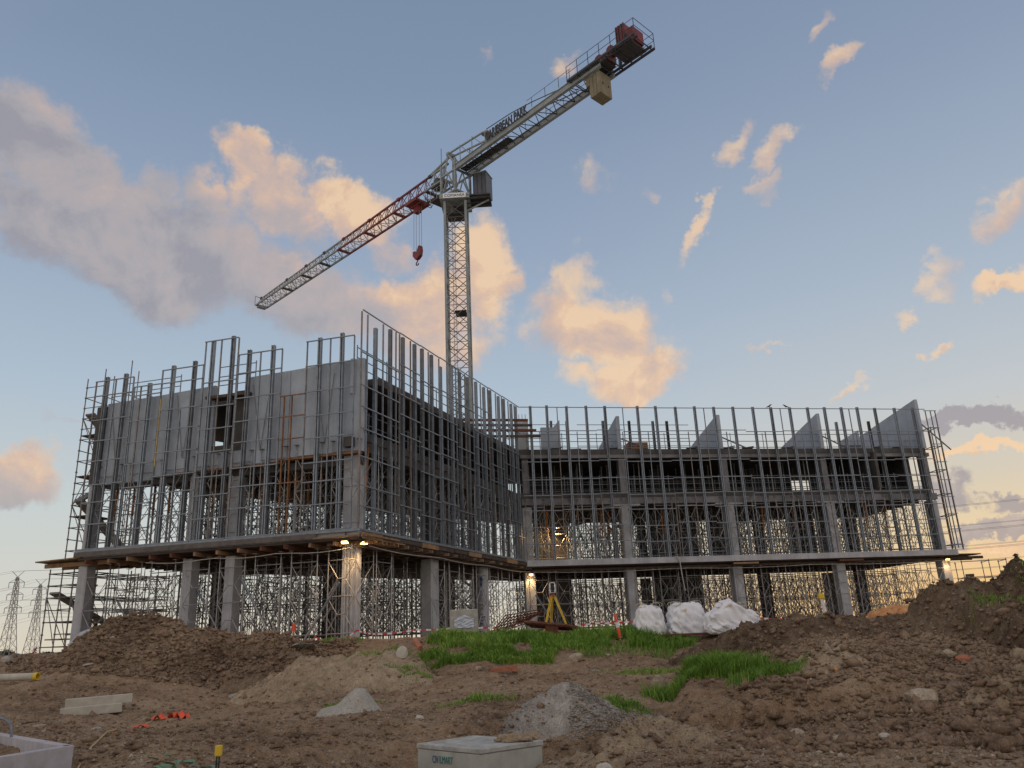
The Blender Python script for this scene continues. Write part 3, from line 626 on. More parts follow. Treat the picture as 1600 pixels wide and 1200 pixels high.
# columns
def colpart(x, y, z0, z1, w=.55, d=.6, ax=None, m=concrete, name='column', bevel=.02):
    return part(name, MB().box((x, y, (z0 + z1) / 2), (w, d, z1 - z0), ax), m, bld, bevel=bevel)
axL, axM, axR = FL.ax(), FM.ax(), FR.ax()
def colat(px, py, face, d, **k):
    q, _ = face.hit(px, py, d); return face.p(q, d)
SOF = 5.3
LC = [colat(300, 870, FL, .75), colat(366, 865, FL, .8), colat(137, 885, FL, .55)]
for c in LC: colpart(c[0], c[1], 1.2, SOF, .44, .52, axL); colpart(c[0], c[1], Z1, 8.75, .42, .48, axL); colpart(c[0], c[1], 8.75, Z3 - .3, .5, .55, axL, m=darkconc)
cc_ = colat(550, 860, FL, .62)
mb = MB()     # fluted corner column: a ring of ribs
for k in range(3):
    a = k; q = cc_ + np.append(FL.u * (-.2 + .2 * k), 0) + np.append(FL.n * (.05 * (k == 1)), 0)
part('column', MB().box((cc_[0], cc_[1], 3.5), (.42, .42, 4.6), axL), concrete, bld, bevel=.03, label='fluted corner column')
for q in (-.28, .28):
    part('column_rib', MB().box((cc_[0] + axL[0][0] * q, cc_[1] + axL[0][1] * q, 3.35), (.1, .34, 4.3), axL), concrete, bld, bevel=.02)
for q in (-.14, 0, .14):
    part('column_rib', MB().box((cc_[0] + axL[0][0] * q - axL[1][0] * .24, cc_[1] - axL[1][1] * .24 + axL[0][1] * q, 3.35), (.07, .08, 4.3), axL), concrete, bld, bevel=.015)
colpart(cc_[0] + .0, cc_[1] + .1, Z1, 8.9, .62, .62, axL)
part('rust_stain', MB().box(FL.p(FL.hit(559, 740, .2)[0], .36, 7.4), (.06, .02, 2.6), axL), rustor, bld, label='orange rust run on the corner column')
MC = [colat(672, 900, FM, .8), colat(828, 920, FR, .9)]
RC = [colat(985, 910, FR, .75), colat(1152, 910, FR, .75), colat(1314, 910, FR, .75), colat(1477, 900, FR, .6)]
colpart(MC[0][0], MC[0][1], 1.2, SOF, .8, .5, axM); colpart(MC[0][0], MC[0][1], Z1, Z2, .6, .5, axM, m=darkconc)
for c in [MC[1]] + RC:
    colpart(c[0], c[1], 1.2, SOF, .6, .62, axR); colpart(c[0], c[1], Z1, 9.1, .58, .55, axR); colpart(c[0], c[1], Z2, Z3 - .3, .4, .5, axR, m=midc)
for c in RC[:3]:
    part('column_head', MB().box((c[0], c[1] - .02, 9.38), (1.9, .62, .56), axR), concrete, bld, bevel=.02)
    for q in (-.55, .55):
        part('pocket', MB().box((c[0] + axR[0][0] * q - axR[1][0] * .32, c[1] - .02 + axR[0][1] * q - axR[1][1] * .32, 9.45), (.32, .03, .07), axR), blackp, bld)
colpart(MC[1][0], MC[1][1], Z3, 14.6, .62, .55, axR)           # tall stub by the inner corner
for q in (-.2, 0, .2): part('starter_bar', MB().tube((MC[1][0] + q, MC[1][1], 14.6), (MC[1][0] + q, MC[1][1], 15.0), .015, 4), rust, bld)
# round lettered column under the receding face
rc = colat(755, 930, FM, .7)
part('column', MB().tube((rc[0], rc[1], 1.2), (rc[0], rc[1], SOF), .3, 20), mat('smooth_white_concrete', (.5, .51, .53), .7, var=.08), bld, smooth=False, label='white round column with blue stencilled marks')
rf = np.array([-.05, -1.0]); rf = unit(rf)
mk = MB()
cxp = np.array([rc[0] + rf[0] * .305 - .06, rc[1] + rf[1] * .305])
part('stencil_mark', MB().add([(cxp[0] + a, cxp[1] - .012, b) for a, b in ((-.04, 4.3), (.04, 4.3), (.04, 4.62), (.1, 4.62), (0, 4.85), (-.1, 4.62), (-.04, 4.62))], [tuple(range(7))]), bluet, bld)
def text(s, size, loc, xdir, m, parent=None, name='lettering', zdir=(0, 0, 1), ext=.004, align='LEFT', sx=1.):
    cu = bpy.data.curves.new(name, 'FONT'); cu.body = s; cu.size = size; cu.extrude = ext; cu.offset = size * .02 if size > .5 else 0; cu.align_x = align; cu.materials.append(m)
    o = bpy.data.objects.new(name, cu); COL.objects.link(o)
    X = Vector(xdir).normalized(); Z = Vector(zdir).normalized(); N = X.cross(Z).normalized()
    M_ = Matrix((X * sx, Z, N)).transposed().to_4x4(); p = Vector([float(a) for a in loc])
    me = bpy.data.meshes.new_from_object(o); bpy.data.objects.remove(o); o = bpy.data.objects.new(name, me); COL.objects.link(o)
    if parent: o.parent = parent; p = p - Vector(wloc(parent).tolist())
    M_.translation = p; o.matrix_local = M_; return o
for k, ch in enumerate('COLUMN B'):
    if ch != ' ': text(ch, .15, (cxp[0] - .05, cxp[1] - .012, 4.0 - k * .17), (1, .02, 0), bluet, bld, 'stencil_mark')
for k in range(3): text('NSW' if k == 0 else ('32P' if k == 1 else 'B4L'), .13, (cxp[0] - .1, cxp[1] - .012, 2.72 - .16 * k), (1, .02, 0), bluet, bld, 'stencil_mark')
# interior columns
for k in range(4):
    for d in (5.2, 9.2):
        c = FR.p(2.2 + 7.0 * k + 1.0, d); colpart(c[0], c[1], 1.2, SOF, .6, .6, axR, m=darkconc); colpart(c[0], c[1], Z1, 9.4, .5, .5, axR, m=darkconc); colpart(c[0], c[1], Z2, Z3 - .3, .5, .5, axR, m=darkconc)
for t, d in ((3., 5.5), (8.5, 6.), (6, 11.)):
    c = FL.p(t, d); colpart(c[0], c[1], 1.2, SOF, .6, .6, axL, m=darkconc); colpart(c[0], c[1], Z1, 9.4, .5, .5, axL, m=darkconc); colpart(c[0], c[1], Z2, Z3 - .3, .5, .5, axL, m=darkconc)
# stair and lift core walls, plus upper floor walls added as dark fill
for (t0, t1, d0, d1, f) in ((1.2, 3.4, 3.2, 3.5, FR), (9.4, 12.6, 4.8, 5.1, FR), (11.8, 15.2, 3.4, 3.7, FM)):
    part('core_or_fill_wall', MB().box(f.p((t0 + t1) / 2, (d0 + d1) / 2, (GZ0 + SOF) / 2 - .1), (t1 - t0, d1 - d0, SOF - GZ0), f.ax()), darkconc, bld)
    part('core_or_fill_wall', MB().box(f.p((t0 + t1) / 2, (d0 + d1) / 2, (Z1 + 9.6) / 2), (t1 - t0, d1 - d0, 3.69), f.ax()), darkconc, bld)
for t0, t1, d in ((10.5, 12.6, 7.5), (15, 17.2, 8.2), (20.6, 22.4, 7.0)): part('core_or_fill_wall', MB().box(FR.p((t0 + t1) / 2, d, (Z1 + 9.3) / 2), (t1 - t0, .2, 9.3 - Z1), FR.ax()), darkconc, bld)
for (t0, t1, d, f) in ((1.5, 9.8, 9, FR), (9.9, 16, 8.6, FR), (16.1, 22.2, 9, FR), (22.3, 27.1, 4.5, FR), (1.0, 4.4, 1.2, FE), (0, 5, 4.2, FE), (.5, 5.5, 3.5, FM), (1.2, 5, 6, FR), (2, 9, 8, FL), (2, 5.5, 6.5, FM), (9, 14, 7, FM)):
    part('core_or_fill_wall', MB().box(f.p((t0 + t1) / 2, d, (Z2 + Z3 - .3) / 2), (t1 - t0, .2, Z3 - .3 - Z2), f.ax()), darkconc, bld)  # right end ones added as dark fill to darken the open floor
FB = Face(B2, B1, cen)
for (t0, t1) in ((.3, 5.2), (5.4, 10.6)): part('core_or_fill_wall', MB().box(FB.p((t0 + t1) / 2, .6, (Z2 + Z3 - .3) / 2), (t1 - t0, .2, Z3 - .3 - Z2), FB.ax()), darkconc, bld)  # added across the back to close off sky showing through
# left face precast panels
def panel(t0, t1, z0, z1a, z1b=None, d=.34, th=.2, f=FL, name='wall_panel', m=panelc):
    z1b = z1a if z1b is None else z1b
    pts = [f.p(t0 + .008, d, z0), f.p(t1 - .008, d, z0), f.p(t1 - .008, d, z1b), f.p(t0 + .008, d, z1a)]
    return part(name, MB().slabpoly(pts, np.append(f.n, 0), th), m, bld, bevel=.012)
panel(.15, 2.9, 8.72, 12.42, 12.5); panel(2.9, 5.68, 8.82, 12.5, 12.62)
panel(5.68, 7.2, 8.9, 9.6); panel(7.2, 9.3, 8.95, 12.78, 12.84); panel(9.3, 11.6, 9.05, 12.84, 12.92); panel(11.6, 12.68, 9.02, 12.92, 12.96)
for t, z in ((.9, 9.7), (4.3, 9.55), (8.05, 9.5), (11.0, 9.5)):
    for dt, zt in ((-.5, 12.4), (.35, 12.45)): part('lifting_strop', MB().tube(FL.p(t, .30, z), FL.p(t + dt, .30, zt), .012, 4), cable, bld)
part('timber_header', MB().box(FL.p(6.45, .3, 12.0), (2.1, .5, .12), axL), timberd, bld)
part('timber_header', MB().box(FL.p(6.5, .36, 8.86), (5.2, .3, .07), axL), rustor, bld, label='rusty brown timber waler')
part('timber_header', MB().box(FL.p(10.8, .3, 8.95), (3.6, .3, .07), axL), rustor, bld)
part('wall_panel', MB().box(FM.p(.42, .55, 12.2), (.5, .18, 1.5), axM), panelc, bld)
# fin walls standing on the roof, square to the right wing
def fin(px_top, py_top, zb_back, length, th=.22, notch=True):
    t, z = FR.hit(px_top, py_top, .3)
    if notch:
        pts = [FR.p(t, .3, Z3 + .01), FR.p(t, length * .55, Z3 + .01), FR.p(t, length * .55, Z3 + (z - Z3) * .62), FR.p(t, length * .98, Z3 + .02), FR.p(t, length, Z3 + .25), FR.p(t, .3, z)]
        pts = [FR.p(t, .3, Z3 + .01), FR.p(t, length * .62, Z3 + .01), FR.p(t, length * .62, z - (z - zb_back) * .62), FR.p(t, .3, z)]
        part('fin_wall', MB().slabpoly(pts, np.append(FR.u, 0), th), panelc, bld, bevel=.01)
        part('raking_strut', MB().bar(FR.p(t + th / 2, length * .62, z - (z - zb_back) * .62 - .1), FR.p(t + th / 2, length, zb_back), th, .2), panelc, bld)
    else:
        pts = [FR.p(t, .3, Z3 + .01), FR.p(t, length, Z3 + .01), FR.p(t, length, zb_back), FR.p(t, .3, z)]
        part('fin_wall', MB().slabpoly(pts, np.append(FR.u, 0), th), panelc, bld, bevel=.01)
    part('steel_prop', MB().tube(FR.p(t + .25, .8, z - 1.3), FR.p(t + 2.4, .8, Z3), .045, 6), scaf, bld)
    return t, z
fin(962, 650, Z3 + .25, 8.6); fin(1119, 648, Z3 + .25, 10.2); fin(1275, 646, Z3 + .3, 10.4)
fin(1428, 624, 14.9, 8.6, notch=False)
t_, z_ = FR.hit(1341, 672, 4.5)
part('louvre_panel', MB().slabpoly([FR.p(t_ - 1.5, 4.5, Z3 + .01), FR.p(t_, 4.5, Z3 + .01), FR.p(t_, 4.5, z_), FR.p(t_ - 1.5, 4.5, z_ - .8)], np.append(FR.n, 0), .2), panelc, bld)
for k in range(5): part('louvre_blade', MB().box(FR.p(t_ - .75, 4.43, Z3 + .35 + k * .2), (1.4, .06, .05), axR), crdark, bld)
t0_, z0_ = FR.hit(846, 690, 1.2); t1_, z1_ = FR.hit(874, 656, 1.2)
part('roof_wall', MB().slabpoly([FR.p(t0_, 1.2, Z3 + .01), FR.p(t1_, 1.2, Z3 + .01), FR.p(t1_, 1.2, z1_), FR.p(t1_ - .45, 1.2, z1_ - .5), FR.p(t0_, 1.2, z1_ - .5)], np.append(FR.n, 0), .2), panelc, bld)
for k, z in enumerate((13.1, 13.5, 13.85, 14.2)):
    a = FM.p(14.6 - .0, 3.2 + .25 * k, z); part('formwork_waler', MB().bar(a, a + np.append(FR.u * (5.4), 0) + np.array([0, .0, 0]), .14, .13), rust if k % 2 else timberd, bld)
galv2 = mat('dull_galvanised_steel', (.14, .155, .175), .5, .3, var=.3, scale=3); galv3 = mat('stained_grey_steel', (.2, .18, .165), .6, .2, var=.35, scale=3)
# ---- facade frames (part) with mullions and transoms (sub-parts)
def frame_root(label):
    f = bpy.data.objects.new('facade_frame', None); COL.objects.link(f); f.parent = bld; f['label'] = label; return f
def mull(f, t, z0, z1, thick, fr, m=None, d=0.):
    t += random.uniform(-.03, .03); z1 += random.uniform(-.03, .03) * thick; m = m or (random.choice((galv, galv, galv2)) if thick else random.choice((galvthin, galvthin, galv3)))
    if thick:      # two channels back to back with a gap
        mb = MB(); w = .055
        for q in (-.05, .05): mb.box(f.p(t + q, d + .07, (z0 + z1) / 2), (w, .14, z1 - z0), f.ax())
        mb.box(f.p(t, d + .1, (z0 + z1) / 2), (.05, .03, z1 - z0 - .02), f.ax())
        part('mullion', mb, m or galv, fr)
    else: part('mullion', MB().box(f.p(t, d + .03, (z0 + z1) / 2), (.045, .06, z1 - z0), f.ax()), m or galvthin, fr)
def trans(f, t0, t1, z, fr, m=None, h=.045, d=-.02): part('transom', MB().bar(f.p(t0, d, z), f.p(t1, d, z), .04, h), m or galvthin, fr)
frL = frame_root('steel facade frame of the left face with stepped top')
GR = [(-.3, 1.69, 13.4, [(.22, 13.6), (1.22, 13.65)], [.72], (.0, 1)), (1.75, 3.14, 12.9, [(2.53, 13.05)], [2.1], (-.25, 1)), (3.18, 5.22, 13.5, [(3.7, 13.7), (4.75, 13.75)], [4.2], (.1, 1)),
      (5.26, 6.88, 14.55, [(5.62, 14.6), (6.58, 14.65)], [6.06], (-.1, 1)), (6.92, 9.06, 13.72, [(7.45, 13.93), (8.55, 13.96)], [8.0], (.12, 1)), (10.2, 12.37, 13.87, [(10.76, 14.02), (11.82, 14.07)], [11.3], (.0, 1))]
for t0, t1, zt, th, tn, (o_, _) in GR:
    b_ = Z1 + .02
    for t in (t0, t1): mull(FL, t, b_, zt, False, frL)
    for t, z in th: mull(FL, t, b_, z, True, frL)
    for t in tn: mull(FL, t, b_, zt - (1.9 if t == tn[0] and random.random() < .3 else 0), False, frL)
    trans(FL, t0 - .02, t1 + .02, zt, frL); trans(FL, t0, t1, b_ + .03, frL)
    for z in (6.95, 7.9, 8.65, 9.7, 10.65, 11.6, 12.75): trans(FL, t0 - .02, t1 + .02, z + o_ + random.uniform(-.05, .05), frL)
for z in (7.0, 7.95, 9.75, 10.7, 11.6): trans(FL, 9.06, 10.2, z, frL, rustor if z > 7 else None)
for t in (9.2, 9.56): mull(FL, t, b_, 11.6 - (0 if t < 9.5 else 0), False, frL, rustor, .06)
mull(FL, 3.2, 9.2, 12.2, False, frL, mat('yellowish_primer', (.4, .3, .13), .7), -.03)
frM = frame_root('tall steel facade frame of the receding face')
TH = [1.18, 2.37, 3.5, 4.6, 5.3, 6.3, 7.25, 8.46, 9.44, 10.4, 11.46, 12.5, 13.4, 14.6, 15.4, 16.55, 17.3]
TN = [.02, .45, 1.7, 2.8, 3.14, 4.15, 5.9, 6.97, 7.9, 8.9, 9.95, 10.95, 11.95, 13.0, 14.1, 15.0, 16.0, 17.0]
ztop = lambda t: 14.95 + .25 * t / 17.7
for t in TH: mull(FM, t, Z1 + .02, ztop(t) - .05 - (.35 if t in (1.18, 7.25) else 0), True, frM)
for t in TN: mull(FM, t, Z1 + .02, ztop(t) - .04, False, frM)
seg = [.02, 3.1, 5.0, 7.0, 8.9, 10.95, 13.0, 15.0, 17.72]
for i, (a, b) in enumerate(zip(seg[:-1], seg[1:])):
    trans(FM, a, b, ztop((a + b) / 2), frM)
    for z in (6.8, 7.6, 8.75, 9.9, 10.8, 11.7, 13.1): 
        if not (i % 3 == 1 and z in (8.75,)): trans(FM, a, b, z + (.3 if i % 2 else 0) + (.12 * (i % 3)), frM)
frR = frame_root('steel facade frame of the right wing')
TR = [.69, 1.77, 3.03, 4.25, 5.49, 7.61, 8.83, 10.14, 11.42, 12.72, 14.02, 15.38, 16.66, 18.0, 19.26, 20.44, 21.67, 22.82, 24.11, 25.52, 26.88]
for t in TR: mull(FR, t, Z1 + .02, 15.32, True, frR)
for i, t in enumerate([1.2, 2.4, 3.6, 4.85, 6.5, 6.6, 8.2, 9.5, 10.8, 12.0, 13.4, 14.7, 16.0, 17.3, 18.6, 19.8, 21.0, 22.2, 23.4, 24.8, 26.2]):
    if i % 4 != 3: mull(FR, t, Z1 + .02 if i % 3 else 9.75, 15.2 if i % 2 else 13.65, False, frR)
    else: mull(FR, t, Z1 + .02, 9.7, False, frR)
seg = [.05, 2.4, 4.85, 6.55, 9.5, 12.0, 14.7, 17.3, 19.8, 22.2, 24.8, 27.7]
for i, (a, b) in enumerate(zip(seg[:-1], seg[1:])):
    for z in (6.9, 7.85, 8.85, 9.75, 10.7, 11.8, 13.7, 15.2): trans(FR, a, b, z + .05 * ((i * 7) % 3 - 1) * (z < 15) + (.12 if i in (4, 8) and z < 9 else 0), frR)
# return frame at the far right end
for t, d in ((27.75, 0), (28.15, 0), (28.5, 0)): mull(FR, t, Z1 + .1, 15.1, False, frR)
for z in (6.2, 7.2, 8.2, 9.3, 10.4, 11.6, 12.8, 13.9, 15.1): trans(FR, 27.6, 28.55, z, frR)
frE = frame_root('lower projecting steel frame at the right end')
for t, d in ((28.35, .6), (28.35, 1.6), (28.9, .6), (28.9, 1.6)): part('mullion', MB().box(FR.p(t, d, 10.05), (.05, .06, 8.2), axR), galvthin if d < 1 else rust, frE)
for z in (6.3, 8.2, 9.6, 11.2, 12.8, 14.1):
    trans(FR, 28.35, 28.9, z, frE, d=.6); trans(FR, 28.35, 28.9, z, frE, d=1.6)
    for t in (28.35, 28.9): part('transom', MB().bar(FR.p(t, .6, z), FR.p(t, 1.6, z), .04, .05), galvthin, frE)
for k in range(8): mull(FR, 26.95 + .0, Z1, 12.6, True, frR, None, .35 + 0.0) if k == 0 else None
frI = frame_root('second row of short steel posts standing on the roof')
for i, px in enumerate((860, 885, 941, 982, 1019, 1041, 1306, 1356)):
    t, z = FR.hit(px, 652, 1.5); mull(FR, t, Z3, min(z, 14.75), True, frI, crdark if i % 2 else None, 1.5)
for a, b in ((-.5, 3.4), (4.0, 11.5)):
    for z in (13.1, 13.6, 14.5): part('transom', MB().bar(FR.p(a, 1.55, z), FR.p(b, 1.55, z), .035), galvthin, frI)
# guard rails
def rail(f, t0, t1, z, d, step=2.2):
    r = bpy.data.objects.new('guard_rail', None); COL.objects.link(r); r.parent = bld
    for h in (.15, .55, 1.0): part('rail', MB().tube(f.p(t0, d, z + h), f.p(t1, d, z + h), .022, 5), galvthin, r)
    n = max(1, int((t1 - t0) / step))
    for k in range(n + 1): t = t0 + (t1 - t0) * k / n; part('post', MB().tube(f.p(t, d, z), f.p(t, d, z + 1.1), .025, 5), galvthin, r)
rail(FR, .5, 27.2, Z3, .55); rail(FR, .5, 27.2, Z2, .6, 1.1); rail(FR, .5, 27.2, Z2, 2.2, 1.4); rail(FR, .5, 27.2, Z3, 6.5); rail(FR, .5, 27.2, Z1, .7); rail(FM, .6, 17.4, Z3, .6); rail(FM, .6, 17.4, Z2, .7, 1.1); rail(FM, .6, 17.4, Z2, 2.4, 1.3); rail(FL, 5.5, 7.3, Z3, .8, .8); rail(FL, .3, 3.2, Z3, 1.2); rail(FM, .6, 17.4, Z1, .7)
# timber stacks and boxes on the roof
def box_thing(name, f, t, d, z, dims, m, label, cat, planks=0):
    e = empty(name, f.p(t, d, z), label, cat)
    n = max(1, planks)
    for k in range(n):
        part('plank' if planks else 'box_shell', MB().box(f.p(t, d, z + dims[2] * (k + .5) / n), (dims[0] * random.uniform(.93, 1), dims[1], dims[2] / n * .86), f.ax()), m, e, bevel=.01)
    if not planks: part('lid', MB().box(f.p(t, d, z + dims[2] + .03), (dims[0] + .06, dims[1] + .06, .06), f.ax()), timberd, e)
    return e
t_, z_ = FR.hit(993, 700, 3.); box_thing('timber_stack', FR, t_, 3., Z3 + .02, (1.4, 1.2, .95), mat('orange_formply', (.35, .15, .05), .7, var=.3, scale=6), 'orange brown stack of formwork boards on the right wing roof', 'timber stack', 6)
for i, (px, d, lb) in enumerate(((866, .9, 'dark bundle on the roof edge beside the inner corner wall'), (895, 1., 'dark bundle on the roof edge left of the first fin wall'), (958, .8, 'dark bundle at the foot of the first fin wall'), (1078, .8, 'dark bundle on the roof edge left of the second fin wall'), (1136, .8, 'dark bundle just right of the second fin wall'), (1165, .8, 'dark bundle at the foot of the prop right of the second fin'), (1228, .8, 'dark bundle on the roof edge left of the third fin wall'), (1368, .8, 'dark bundle on the roof edge left of the last fin wall'), (1400, .8, 'dark bundle under the last fin wall'))):
    t, _ = FR.hit(px, 706, d); e = empty('steel_bundle', FR.p(t, d, Z3 + .01), lb, 'steel bundle', 'dark bundles along the roof edge')
    for k in range(5):
        a = FR.p(t - .35 + .03 * k, d + .08 * (k % 3) - .1, Z3 + .06 + .07 * (k // 3)); part('bar', MB().tube(a, a + np.array([.75, random.uniform(-.1, .1), random.uniform(0, .12)]), .035, 5), crdark, e)

# ---- formwork under the first slab
fw_ = empty('formwork_deck', (-6, 40, 5.3), 'dark plywood and timber formwork deck hanging under the first floor slab', 'formwork')
part('plywood_sheet', MB().prism(off_poly(.06), 5.5, 5.597), ply, fw_)
k = .3
while k < FM.L:
    part('joist', MB().bar(FM.p(k, -.32 - random.uniform(0, .12), 5.43), FM.p(k, 1.6, 5.43), .07, .12), timber if (k < 2 or random.random() < .35) else timberd, fw_); k += .42
for k in range(2):
    part('bearer', MB().bar(FM.p(.2, .2 + k * 1.2, 5.3), FM.p(FM.L - .3, .2 + k * 1.2, 5.3), .08, .12), timberd, fw_)
    part('bearer', MB().bar(FR.p(.3, .25 + k * 1.2, 5.33), FR.p(FR.L, .25 + k * 1.2, 5.33), .08, .12), timberd, fw_)
for t in np.arange(.6, 12.6, 1.02): part('joist', MB().bar(FL.p(t, -.22 - random.uniform(0, .15), 5.38), FL.p(t, 2.4, 5.38), .1, .15), rust if random.random() < .5 else timber, fw_)
part('edge_board', MB().bar(FM.p(-.1, -.42, 5.62), FM.p(2.3, -.42, 5.62), .14, .06), timber, fw_, label='pale timber boards at the corner')
part('edge_board', MB().bar(FM.p(-.1, -.3, 5.52), FM.p(3.0, -.3, 5.52), .1, .05), timber, fw_)
part('edge_board', MB().bar(FL.p(11.0, -.34, 5.6), FL.p(12.9, -.34, 5.6), .14, .06), timber, fw_)
for d in np.arange(.8, 9, .62):
    part('joist', MB().bar(FR.p(.3, d, 5.43), FR.p(FR.L - .2, d, 5.43), .06, .12), timberd, fw_)
    if d < 8: part('joist', MB().bar(FL.p(.3, d + 1.6, 5.43), FL.p(FL.L - .3, d + 1.6, 5.43), .06, .12), timberd, fw_)
for px in (1165, 1330): 
    t, _ = FR.hit(px, 882, -.1); part('red_bracket', MB().box(FR.p(t, -.12, 5.42), (1.6, .25, .1), axR), rust if px > 1200 else timber, fw_)
part('edge_board', MB().bar(FL.p(-.2, -.16, 5.72), FL.p(11.0, -.16, 5.72), .05, .2), mat('weathered_board', (.12, .105, .095), .85, var=.3), fw_)
for k_ in range(11): part('edge_board', MB().bar(FM.p(.0 + 1.6 * k_, -.14 - .02 * (k_ % 2), 5.68), FM.p(1.56 + 1.6 * k_, -.14 - .02 * (k_ % 2), 5.68), .05, .2 - .03 * (k_ % 3)), timberd if k_ % 3 else timber, fw_)
# cantilever platform at the left end
pl = empty('loading_platform', FL.p(-1.2, .6, 5.3), 'timber platform jutting left from the first floor slab', 'platform')
for k in range(5): part('plank', MB().bar(FL.p(-2.2 - .05 * (k % 2), .12 + .5 * k, 5.56), FL.p(.1, .1 + .5 * k, 5.62), .47, .05), timberd if k % 2 else timber, pl)
for k in range(3): part('bearer', MB().bar(FL.p(-2.05, .3 + k * .95, 5.4), FL.p(1.3, .3 + k * .95, 5.4), .1, .17), timber, pl)
pr = empty('loading_platform', FR.p(28.3, .8, 5.3), 'timber platform jutting right from the first floor slab end', 'platform')
for k in range(4): part('plank', MB().bar(FR.p(27.6, .2 + .45 * k, 5.62), FR.p(29.6 + .1 * (k % 2), .2 + .45 * k, 5.6), .42, .06), timberd if k % 2 else rust, pr)
for k in range(2): part('bearer', MB().bar(FR.p(26.9, .4 + k * 1.0, 5.4), FR.p(30.0, .4 + k * 1.0, 5.42), .1, .17), timberd, pr)

# ---- falsework towers
def frame_mesh(h, w=1.15):
    mb = MB(); r = .024
    for x in (-w / 2, w / 2): mb.tube((x, 0, 0), (x, 0, h), r, 4)
    zs = [.25, h * .5, h - .25]
    for z in zs: mb.tube((-w / 2, 0, z), (w / 2, 0, z), r * .8, 4)
    for z0, z1 in ((.3, h * .5 - .02), (h * .5 + .02, h - .3)):
        zm = (z0 + z1) / 2; q = w * .14
        mb.tube((-q, 0, zm), (q, 0, zm), r * .75, 4)
        for sx in (-1, 1):
            mb.tube((sx * q, 0, zm), (sx * w / 2, 0, z1), r * .75, 4); mb.tube((sx * q, 0, zm), (sx * w / 2, 0, z0), r * .75, 4)
    return mb.mesh('frame')
def brace_mesh(h, l=1.5):
    mb = MB()
    for z0, z1 in ((.35, h * .5), (h * .5, h - .3)): mb.tube((0, -l / 2, z0), (0, l / 2, z1), .014, 4); mb.tube((0, -l / 2, z1), (0, l / 2, z0), .014, 4)
    return mb.mesh('cross_brace')
def jack_mesh(w=1.15, l=1.5):
    mb = MB()
    for x in (-w / 2, w / 2):
        for y in (-l / 2, l / 2): mb.tube((x, y, 0), (x, y, .25), .017, 4); mb.box((x, y, .25), (.16, .16, .02))
    return mb.mesh('screw_jack')
def towermeshes(h):
    d = {}
    for nm, fn in (('frame', frame_mesh), ('cross_brace', brace_mesh)):
        for mm, ml in (('d', scaf), ('l', scafl)):
            me = fn(h); me.materials.append(ml); d[nm + mm] = me
    j = jack_mesh(); j.materials.append(scaf); d['jack'] = j; return d
HG = SOF - GZ0 - .3
TMg = towermeshes(HG); TM1 = towermeshes(9.55 - Z1 - .3)
def tower(x, y, z, rz, TM, h, light, label, group):
    e = empty('scaffold_tower', (x, y, z), label, 'scaffold tower', group, rz)
    s = 'l' if light else 'd'
    def ch(nm, me, loc):
        o = bpy.data.objects.new(nm, me); COL.objects.link(o); o.parent = e; o.location = loc; return o
    for yy_ in (-.75, .75): ch('frame', TM['frame' + s], (0, yy_, .05))
    for xx in (-.575, .575): ch('cross_brace', TM['cross_brace' + s], (xx, 0, .05))
    ch('screw_jack', TM['jack'], (0, 0, h + .02))['kind'] = 'stuff'
    return e
ORD = ['first', 'second', 'third', 'fourth', 'fifth', 'sixth', 'seventh', 'eighth', 'ninth', 'tenth', 'eleventh', 'twelfth', 'thirteenth', 'fourteenth', 'fifteenth', 'sixteenth', 'seventeenth', 'eighteenth', 'nineteenth']
def inpoly(p, poly):
    x, y = p; c = False; n = len(poly)
    for i in range(n):
        x1, y1 = poly[i]; x2, y2 = poly[i - 1]
        if (y1 > y) != (y2 > y) and x < (x2 - x1) * (y - y1) / (y2 - y1) + x1: c = not c
    return c
inner = off_poly(-.7)
occ = []
def rows(face, tname, dstep, tstep, depth, floor, TM, z, h):
    r = 0; d = 1.0
    while d < depth:
        t = .75 + (.5 if r % 2 else 0); k = 0
        while t < face.L - .4:
            p = face.p(t, d); jx, jy = random.uniform(-.12, .12), random.uniform(-.1, .1)
            if inpoly(p[:2], inner) and all(abs(p[0] - q[0]) + abs(p[1] - q[1]) > 1.58 for q in occ):
                occ.append(p)
                fl = 'on the ground' if z < 3 else 'upstairs'
                lb = ('pale scaffold tower %s, front row, %s, %s from %s' if r == 0 else 'dark scaffold tower %s, %s, row XX back, %s from %s').replace('row XX', ORD[min(r, 14)] + ' row') % (fl, tname[0], ORD[k], tname[1])
                gp = 'scaffold towers %s' % fl
                tower(p[0] + jx * (r > 0), p[1] + jy * (r > 0), z, math.atan2(face.u[1], face.u[0]) + (random.uniform(-.04, .04)), TM, h, r == 0 or random.random() < .4, lb, gp); k += 1
            t += tstep
        d += dstep; r += 1
for z, TM, h in ((GZ0, TMg, HG), (Z1, TM1, 9.55 - Z1 - .3)):
    occ = [np.array([c[0], c[1]]) for c in LC + MC + RC + [cc_, rc]]
    occ = [o for o in occ if False]
    rows(FL, ('left wing', 'outer end'), 1.9, 1.6, 8.5, 0, TM, z, h)
    rows(FM, ('receding face', 'corner column'), 1.9, 1.6, 12, 0, TM, z, h)
    rows(FR, ('right wing', 'inner corner'), 1.8, 1.6, 9.6, 0, TM, z, h)
